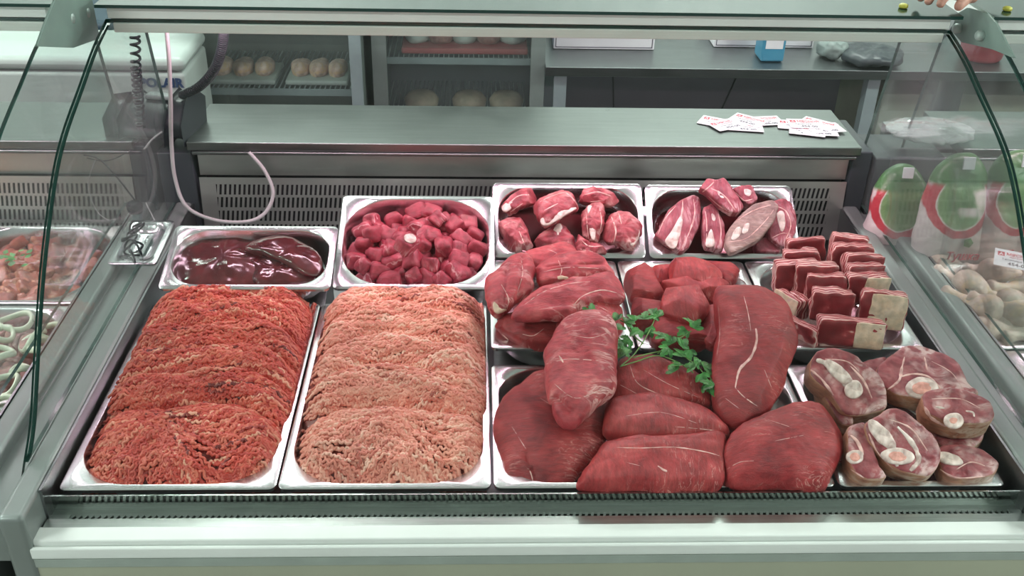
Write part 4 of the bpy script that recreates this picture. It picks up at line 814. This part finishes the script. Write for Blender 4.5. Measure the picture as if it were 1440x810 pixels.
# ------------------------------------------------------------------ card terminal, hoses and cables
q = U(218, 168, 'Z', .20); ter = empty('card_terminal', (q.x, q.y, .178), 'dark grey desk terminal with a light paper panel on the steel ledge at the left', 'terminal')
rot = Matrix.Translation((q.x, q.y, .178)) @ Matrix.Rotation(radians(-10), 4, 'Z') @ Matrix.Scale(.86, 4)
mb = MB(); prf = [(-.075, 0), (.085, 0), (.088, .05), (.06, .074), (-.02, .060), (-.07, .022)]; mb.prism(prf, 'X', -.060, .060)
mb.v = [rot @ v for v in mb.v]; build(mb, 'body', M['dark'], ter, bevel=.012, seg=4)
mb = MB(); mb.box(-.038, .035, -.050, -.004, .0385, .0405); 
for v in mb.v: v.z += (v.y+.05)*.55-.004
mb.v = [rot @ v for v in mb.v]; build(mb, 'paper_panel', M['bluegrey'], ter)
mb = MB(); mb.box(-.03, .05, .02, .05, .070, .082); mb.v = [rot @ v for v in mb.v]; build(mb, 'printer_lid', M['frame2'], ter, bevel=.004)
ear = MB().prism([(-.06, 0), (.06, 0), (.07, .06), (.03, .09), (-.02, .085), (-.06, .04)], 'X', .062, .105); ear.v = [rot @ v for v in ear.v]; build(ear, 'side_cheek', M['dark'], ter, bevel=.012, seg=4)
ear = MB().prism([(-.06, 0), (.06, 0), (.07, .05), (.0, .07), (-.06, .04)], 'X', -.100, -.062); ear.v = [rot @ v for v in ear.v]; build(ear, 'handset', M['dark'], ter, bevel=.014, seg=4)
def helix(pts, R, turns, r, nper=12):
    P = spline(pts, 20); k = len(P); N = turns*nper; out = []
    for i in range(N+1):
        f = i/N*(k-1); a = P[int(f)]; b = P[min(k-1, int(f)+1)]; c = a.lerp(b, f-int(f)); t = (P[min(k-1, int(f)+1)]-P[max(0, int(f)-1)]).normalized(); e = Vector((1, 0, 0)); e = (e-t*e.dot(t)).normalized(); g = t.cross(e)
        out.append(c+(e*cos(2*pi*i/nper)+g*sin(2*pi*i/nper))*R)
    return MB().tube(out, r, 6)
o = build(helix([U(190, 50, 'Y', .80), U(191, 90, 'Y', .80), U(193, 120, 'Y', .82), U(196, 150, 'Y', .84), U(197, 178, 'Y', .85)], .0085, 15, .0028), 'coiled_cord', M['dark'], None, smooth=True); tag(o, 'black coiled cord hanging from the canopy at the left', 'cord')
P = spline([U(315, 44, 'Y', .80), U(311, 72, 'Y', .83), U(300, 100, 'Y', .87), U(280, 122, 'Y', .92), U(256, 134, 'Y', .96)], 14); rr = [.0095+.0012*(i % 2) for i in range(len(P))]
P2 = []; 
for a, b in zip(P[:-1], P[1:]): P2 += [a, a.lerp(b, .5)]
hm = helix([U(315, 44, 'Y', .80), U(311, 72, 'Y', .83), U(300, 100, 'Y', .87), U(280, 122, 'Y', .92), U(256, 134, 'Y', .96)], .0088, 44, .0017); hm.tube(P, .0078, 12)
o = build(hm, 'corrugated_hose', M['dark'], None, smooth=True); tag(o, 'thick black corrugated hose curving down to the terminal', 'hose')
o = build(MB().tube(spline([U(234, 40, 'Y', .78), U(238, 90, 'Y', .80), U(240, 150, 'Y', .83), U(241, 200, 'Y', .86), U(246, 250, 'Y', .86), U(262, 290, 'Y', .84), U(300, 309, 'Y', .83), U(345, 312, 'Y', .83), U(372, 300, 'Y', .85), U(384, 272, 'Y', .87), U(372, 240, 'Y', .885), U(350, 214, 'Y', .89)], 10), .0042, 10), 'white_cable', M['cable'], None, smooth=True); tag(o, 'thick white cable looping from the canopy to the ledge', 'cable')
for pts, r, nm, l, m in (
  ([U(203, 210, 'Y', .88), U(215, 195, 'Y', .89), U(235, 182, 'Y', .92), U(262, 172, 'Y', .97), U(278, 160, 'Y', 1.0)], .0022, 'thin_cable', 'thin pale cable trailing over the ledge edge beside the terminal', 'cable'),
  ([U(118, 218, 'Y', .87), U(140, 224, 'Y', .86), U(165, 250, 'Y', .84), U(190, 282, 'Y', .83)], .0018, 'thin_cable', 'thin dark cable slanting down behind the left pane to the plug', 'dark'),
  ([U(122, 222, 'Y', .88), U(150, 226, 'Y', .89), U(178, 214, 'Y', .90), U(200, 190, 'Y', .92)], .0015, 'thin_cable', 'thin dark cable arching beneath the left ledge edge', 'dark'),
  ([U(205, 285, 'Y', .82), U(215, 305, 'Y', .80), U(224, 325, 'Y', .76), U(212, 340, 'Y', .74), U(195, 352, 'Y', .72)], .0016, 'thin_cable', 'thin cable dangling from the plug into the left corner', 'cable'),
  ([U(134, 225, 'Y', .87), U(124, 260, 'Y', .86), U(135, 295, 'Y', .84), U(152, 310, 'Y', .82)], .0014, 'thin_cable', 'pale thin loop of cable in front of the left louvres', 'cable')):
    o = build(MB().tube(spline(pts, 8), r, 6), nm, M[m], None, smooth=True); tag(o, l, 'cable')
q = U(190, 293, 'Y', .82); pg = empty('power_plug', q, 'dark round plug and tangled cord hanging at the left corner pane', 'plug')
build(MB().lathe([(.006, -.010), (.015, -.008), (.017, 0), (.017, .012), (.010, .016)], q, 18, 0, 'Z'), 'plug_head', M['dark'], pg, smooth=True)
build(MB().box(q.x-.008, q.x+.010, q.y-.008, q.y+.008, q.z-.028, q.z-.010), 'plug_sleeve', M['bluegrey'], pg, bevel=.003)
tg = MB(); pts = []
for i in range(90): a = i*.55; w = U(186+10*sin(a*.9)+6*sin(i*.13), 312+i*.62+7*cos(a), 'Y', .70-i*.0012); pts.append(w+Vector((0, .008*sin(a*1.7), 0)))
tg.tube(pts, .0024, 6); build(tg, 'cord_tangle', M['dark'], pg, smooth=True)

# ------------------------------------------------------------------ behind the case
def fx(x, y, Y): return U(x, y, 'Y', Y)
xr_ = fx(262, 120, 1.6).x; zt = fx(120, 100, 1.6).z
po = empty('chest_freezer', (xr_-.6, 1.72, -.80), 'white rounded chest unit with dark blue lettering behind the left end of the ledge', 'freezer')
build(MB().box(xr_-1.3, xr_, 1.60, 1.86, -.80, zt-.004), 'body', M['fridgewhite'], po, bevel=.012, seg=3)
build(MB().box(xr_-1.3, xr_+.004, 1.595, 1.865, zt, zt+.040), 'lid', M['fridgewhite'], po, bevel=.022, seg=4)
text('POLAIR', 'lettering', .036, M['navy'], po, Matrix.Translation((fx(197, 122, 1.597).x, 1.597, fx(197, 122, 1.597).z)) @ Matrix.Rotation(radians(90), 4, 'X'), .001, bold=.0014)
tb = build(MB().box(-2.4, xr_-.25, 2.0, 2.4, -.80, zt+.02), 'storage_box', plain('dark_blue_bin', (.012, .04, .06), .5), None, bevel=.02); tag(tb, 'dark blue bin standing behind the white chest unit at far left', 'box')
# glass-door fridges
def fridge(label, xa, xb, Yf, ztop, post, frame, liner, shelfz, depth=.45):
    r = empty('glass_door_fridge', ((xa+xb)/2, Yf+depth/2, -.80), label, 'fridge')
    c = MB(); c.box(xa, xb, Yf+depth-.02, Yf+depth, -.80, ztop); c.box(xa, xa+.02, Yf+.02, Yf+depth, -.80, ztop); c.box(xb-.02, xb, Yf+.02, Yf+depth, -.80, ztop); c.box(xa, xb, Yf+.02, Yf+depth, ztop-.02, ztop); c.box(xa, xb, Yf+.02, Yf+depth, -.80, -.72)
    build(c, 'cabinet', liner, r)
    d = MB(); d.box(xa, xa+post, Yf, Yf+.025, -.78, ztop); d.box(xb-post, xb, Yf, Yf+.025, -.78, ztop); d.box(xa+post, xb-post, Yf, Yf+.025, ztop-.05, ztop); d.box(xa+post, xb-post, Yf, Yf+.025, -.78, -.70)
    df = build(d, 'door_frame', frame, r); build(MB().box(xa+post, xb-post, Yf+.010, Yf+.014, -.70, ztop-.05), 'door_glass', M['endglass'], df)
    for z in shelfz:
        s = MB(); s.box(xa+.022, xb-.022, Yf+.032, Yf+.042, z-.018, z+.002)
        for k in range(int((xb-xa-.05)/.016)): xx = xa+.03+k*.016; s.box(xx, xx+.003, Yf+.04, Yf+depth-.03, z-.004, z)
        build(s, 'shelf', M['bluegrey'], r)
    return r
a = fx(257, 80, 1.88).x; b = fx(509, 100, 1.88).x; z1 = fx(400, 127, 1.91).z
fridge('glass door fridge with foam trays of poultry, beside the white chest unit', a, b, 1.88, .62, .036, M['bluegrey'], M['fridgein2'], [z1, -.4])
for i, (x0, x1, l) in enumerate(((288, 388, 'pale foam tray with packed poultry at the left on the fridge shelf'), (402, 490, 'pale foam tray with packed poultry at the right on the fridge shelf'))):
    A = fx(x0, 120, 1.96).x; B = fx(x1, 120, 1.96).x; t = empty('foam_tray', ((A+B)/2, 2.04, z1), l, 'food tray', 'foam trays in the fridge')
    m_ = MB(); m_.box(A, B, 1.95, 2.13, z1+.001, z1+.018); build(m_, 'tray', M['fridgewhite'], t, bevel=.006)
    for k in range(3):
        u = A+(B-A)*(.2+.3*k); out = [Vector((u+.032*cos(w), 2.04+.06*sin(w), z1+.030)) for w in [j*pi/4 for j in range(8)]]
        build(pillow(out, (0, 0, 1), .05, N=30, R=8, amp=.005, seed=k+i*5), 'poultry_piece', M['chicken'], t, smooth=True)
a = fx(524, 100, 1.95).x; b = fx(766, 100, 1.95).x; z2 = fx(650, 82, 1.99).z; z3 = fx(650, 160, 2.05).z
fridge('glass door fridge with a red tray on its shelf, left of the steel table', a, b, 1.95, .62, .045, M['frame2'], M['fridgein'], [z2, z3])
A = fx(565, 75, 2.05).x; B = fx(742, 75, 2.05).x; t = empty('food_tray', ((A+B)/2, 2.12, z2), 'shallow red tray of wrapped food on the upper shelf of the second fridge', 'food tray')
build(MB().box(A, B, 2.02, 2.26, z2+.002, z2+.022), 'tray', plain('red_tray', (.33, .05, .06), .45), t, bevel=.006)
for k in range(5):
    u = A+(B-A)*(.12+.19*k); out = [Vector((u+.045*cos(w), 2.13+.08*sin(w), z2+.04)) for w in [j*pi/4 for j in range(8)]]
    build(pillow(out, (0, 0, 1), .055, N=30, R=8, amp=.006, seed=k+40), 'wrapped_food', M['palemeat'] if k % 2 else M['fridgewhite'], t, smooth=True)
for i, x in enumerate((593, 660, 712)):
    q = fx(x, 152, 2.08); o = build(MB().lathe([(.03, -.02), (.055, 0), (.058, .02), (.045, .038), (.02, .045)], (q.x, q.y, z3+.021), 24), 'bread_loaf', plain('loaf_%d' % i, (.36, .30, .22), .5, 0, .2, 20), None, smooth=True)
    tag(o, ('round pale loaf at the left on the lower fridge shelf', 'round pale loaf in the middle on the lower fridge shelf', 'round pale loaf at the right on the lower fridge shelf')[i], 'loaf', 'round loaves in the fridge')
# steel work table
xa = fx(767, 97, 1.92).x; xb = 1.95; zt_ = fx(1000, 88+9, 1.92).z
tb = empty('work_table', ((xa+xb)/2, 2.2, -.80), 'long steel work table behind the case at the right', 'table')
build(MB().box(xa, xb, 1.92, 2.5, zt_-.03, zt_), 'table_top', M['tabletop'], tb, bevel=.002)
for x in (.0,):
    for X, Y in ((fx(787, 120, 1.97).x, 1.97), (fx(1223, 130, 1.97).x, 1.97), (xb-.04, 1.97), (fx(787, 120, 1.97).x, 2.45), (xb-.04, 2.45)):
        build(MB().box(X-.020, X+.020, Y-.02, Y+.02, -.80, zt_-.03), 'leg', M['bluegrey'], tb)
bp = build(MB().box(xa+.06, xb, 2.62, 2.66, -.80, zt_-.02), 'wall_panel', M['purple'], None); tag(bp, 'dark purple grey panel on the wall under the steel table', 'panel')
o = build(MB().tube(spline([fx(1040, 98, 2.5), fx(1030, 120, 2.55), fx(1012, 160, 2.58)], 6), .004, 6), 'wall_line', M['black'], None); tag(o, 'thin black cable hanging in front of the dark panel under the table', 'cable')
o = build(MB().tube([fx(862, 98, 2.58), fx(863, 160, 2.58)], .003, 6), 'wall_line', M['black'], None); tag(o, 'black upright seam line of the wall panel below the left part of the steel table', 'cable')  # seam of the dark panel, modelled as a thin black tube
cb = empty('wooden_cabinet', (fx(1340, 150, 2.0).x, 2.2, -.80), 'greenish grey cabinet under the right end of the steel table', 'cabinet')
A = fx(1238, 150, 2.0).x; B = fx(1308, 150, 2.0).x; C_ = fx(1345, 150, 2.0).x; zc = fx(1270, 132, 2.0).z
pm = plain('grey_green_board', (.22, .24, .19), .6)
build(MB().box(A, B, 2.0, 2.4, -.78, zc), 'door', pm, cb, bevel=.004); build(MB().box(C_, 1.9, 2.0, 2.4, -.78, zc), 'door', pm, cb, bevel=.004); build(MB().box(B, C_, 1.98, 2.4, -.80, zt_-.03), 'post', M['darker'], cb)
def whitebox(l, x0, x1, y0, y1, Y, h, mat='cardwhite'):
    A = fx(x0, y1, Y).x; B = fx(x1, y1, Y).x; r = empty('cardboard_box', ((A+B)/2, Y+.13, zt_), l, 'box', 'white boxes on the steel table')
    build(MB().box(A, B, Y, Y+.26, zt_+.001, zt_+h), 'carton', M[mat], r, bevel=.003)
    fr = MB(); i = .007
    for (a, b, c, d) in ((A+i, B-i, zt_+i, zt_+i+.0022), (A+i, B-i, zt_+h-i-.002, zt_+h-i), (A+i, A+i+.0022, zt_+i, zt_+h-i), (B-i-.0022, B-i, zt_+i, zt_+h-i)): fr.box(a, b, Y-.0012, Y, c, d)
    build(fr, 'printed_border', M['ink'], r)
whitebox('flat white carton with a thin dark border at the left on the steel table', 778, 920, 52, 68, 2.10, .08); whitebox('flat white carton with a thin dark border behind the blue container', 1003, 1143, 55, 70, 2.14, .08)
q = fx(1087, 78, 1.99); bc = empty('plastic_container', (q.x, q.y, zt_), 'light blue plastic container with a white label on the steel table', 'container')
build(MB().box(q.x-.038, q.x+.038, q.y, q.y+.09, zt_+.001, zt_+.11), 'body', plain('light_blue_plastic', (.06, .27, .42), .3), bc, bevel=.008); build(MB().box(q.x-.028, q.x+.028, q.y-.0012, q.y, zt_+.045, zt_+.10), 'paper_label', M['cardwhite'], bc)
q = fx(1168, 72, 2.05); o = build(pillow([Vector((q.x+.045*cos(w), q.y+.05*sin(w), zt_+.03)) for w in [j*pi/4 for j in range(8)]], (0, 0, 1), .055, amp=.012, freq=40, N=40), 'plastic_bag', M['frame2'], None, smooth=True); tag(o, 'small crumpled grey plastic bag on the steel table right of the blue container', 'bag')
q = fx(1225, 82, 2.0); o = build(pillow([Vector((q.x+.10*cos(w), q.y+.09*sin(w), zt_+.025)) for w in [j*pi/4 for j in range(8)]], (0, 0, 1), .05, amp=.012, freq=30, N=50), 'folded_cloth', M['darker'], None, smooth=True); tag(o, 'dark folded cloth heap on the steel table near the right pane', 'cloth')
q = fx(1393, 93, 1.98); rb = empty('red_basin', (q.x, q.y+.08, zt_), 'dark red plastic basin on the steel table behind the right bracket', 'basin')
build(MB().lathe([(.060, 0), (.066, .01), (.074, .075), (.079, .08), (.079, .084), (.072, .084), (.064, .012), (.001, .01)], (q.x, q.y+.08, zt_+.001), 28), 'bowl', plain('dark_red_plastic', (.30, .02, .03), .35), rb, smooth=True)
q = U(1270, 182, 'Z', .19); q.x += .06; o = build(pillow([Vector((q.x+.10*cos(w), q.y+.07*sin(w)-.01, .192)) for w in [j*pi/4 for j in range(8)]], (0, 0, 1), .024, amp=.008, freq=60, N=60, fine=.003), 'plastic_bag', glassmat('thin_film', (.8, .82, .82), .3, .15), None, smooth=True); tag(o, 'crinkled clear plastic bag on the ledge beyond the right pane', 'bag')
# yellow rimmed glass stops on the top glass
for x, y, l in ((1270, 11, 'small round yellow stopper on the top glass left of the hand'), (1416, 15, 'small round yellow stopper on the top glass at the far right')):
    q = U(x, y, 'Z', .5325); o = build(MB().lathe([(.006, 0), (.0085, .001), (.0085, .006), (.005, .008)], (q.x, q.y, .5325), 18), 'glass_stopper', plain('yellow_plastic', (.55, .52, .08), .4), None, smooth=True); tag(o, l, 'stopper', 'yellow stoppers on the glass')

# ------------------------------------------------------------------ the hand resting behind the right end of the top glass
hc = U(1378, -14, 'Z', .565)
def skin(name, verts, edges, radii, mat, parent, sub=2):
    me = bpy.data.meshes.new(name); me.from_pydata([tuple(Vector(v)) for v in verts], edges, []); o = bpy.data.objects.new(name, me); COL.objects.link(o)
    s = o.modifiers.new('skin', 'SKIN'); s.use_smooth_shade = True
    for i, r in enumerate(radii): me.skin_vertices[0].data[i].radius = (r, r)
    me.skin_vertices[0].data[0].use_root = True; o.modifiers.new('sub', 'SUBSURF').render_levels = sub; me.materials.append(mat)
    if parent is not None: o.parent = parent
    return o
V = [(0, 0, 0), (-.030, -.004, .004), (-.055, -.012, .004)]; E_ = [(0, 1), (1, 2)]; Rr = [.024, .026, .024]
fing = [((-.075, .018), (-.098, .020), (-.112, .010)), ((-.080, -.002), (-.106, -.004), (-.120, -.016)), ((-.080, -.022), (-.102, -.028), (-.114, -.040)), ((-.070, -.040), (-.088, -.048), (-.098, -.058))]
for f in fing:
    b0 = len(V); V += [(f[0][0], f[0][1], .004), (f[1][0], f[1][1], -.002), (f[2][0], f[2][1], -.018)]; E_ += [(2, b0), (b0, b0+1), (b0+1, b0+2)]; Rr += [.0105, .0092, .0078]
b0 = len(V); V += [(-.040, -.040, -.004), (-.058, -.058, -.010), (-.070, -.070, -.018)]; E_ += [(1, b0), (b0, b0+1), (b0+1, b0+2)]; Rr += [.012, .0105, .0088]
person = empty('person', hc, 'hand and dark sleeve of a person resting behind the right end of the top glass', 'person')
skin('hand', V, E_, Rr, meat('skin', (.42, .20, .15), (.52, .28, .22), (.60, .35, .28), s=20, bump=.1, coat=0, rough=.5), person)
skin('sleeve', [(.005, .0, .004), (.10, .06, .05), (.24, .16, .10)], [(0, 1), (1, 2)], [.034, .046, .055], M['darker'], person)

# ------------------------------------------------------------------ lights
def area(name, loc, rot, sx, sy, e, col):
    L = bpy.data.lights.new(name, 'AREA'); L.shape = 'RECTANGLE'; L.size = sx; L.size_y = sy; L.energy = e; L.color = col
    o = bpy.data.objects.new(name, L); COL.objects.link(o); o.location = loc; o.rotation_euler = rot; return o
for X, Y in ((-2.6, -1.3), (-2.6, .6), (2.8, -1.3), (2.8, .6), (-1.0, 2.25), (.9, 2.25)):
    en = 38 if Y > 2 else 62; lt = empty('ceiling_light', (X, Y, 1.88), 'white fluorescent ceiling panel above the shop', 'ceiling light', 'ceiling lights'); build(MB().box(X-.5, X+.5, Y-.1, Y+.1, 1.872, 1.899), 'diffuser', emit('tube_panel', (.86, 1, .92), 2.5), lt)
    l = area('panel_light', (0, 0, -.015), (0, 0, 0), 1.0, .2, en, (.92, 1.0, .95)); l.parent = lt
w = bpy.data.worlds.new('World'); scene.world = w; w.use_nodes = True; w.node_tree.nodes['Background'].inputs[0].default_value = (.88, .97, .92, 1); w.node_tree.nodes['Background'].inputs[1].default_value = .55

# ------------------------------------------------------------------ camera object and view
cd = bpy.data.cameras.new('camera'); cam = bpy.data.objects.new('camera', cd); COL.objects.link(cam); cd.sensor_width = 36; cd.lens = F/1440*36; cd.clip_start = .02
mat = Matrix((RT, UP, -FW)).transposed().to_4x4(); mat.translation = CP; cam.matrix_world = mat; scene.camera = cam
for o in list(COL.objects):
    if o.parent is None: o.location.z += ZUP
vs = scene.view_settings; vs.view_transform = 'Standard'; vs.look = 'None'; vs.gamma = 1; vs.use_curve_mapping = False; vs.exposure = -0.17
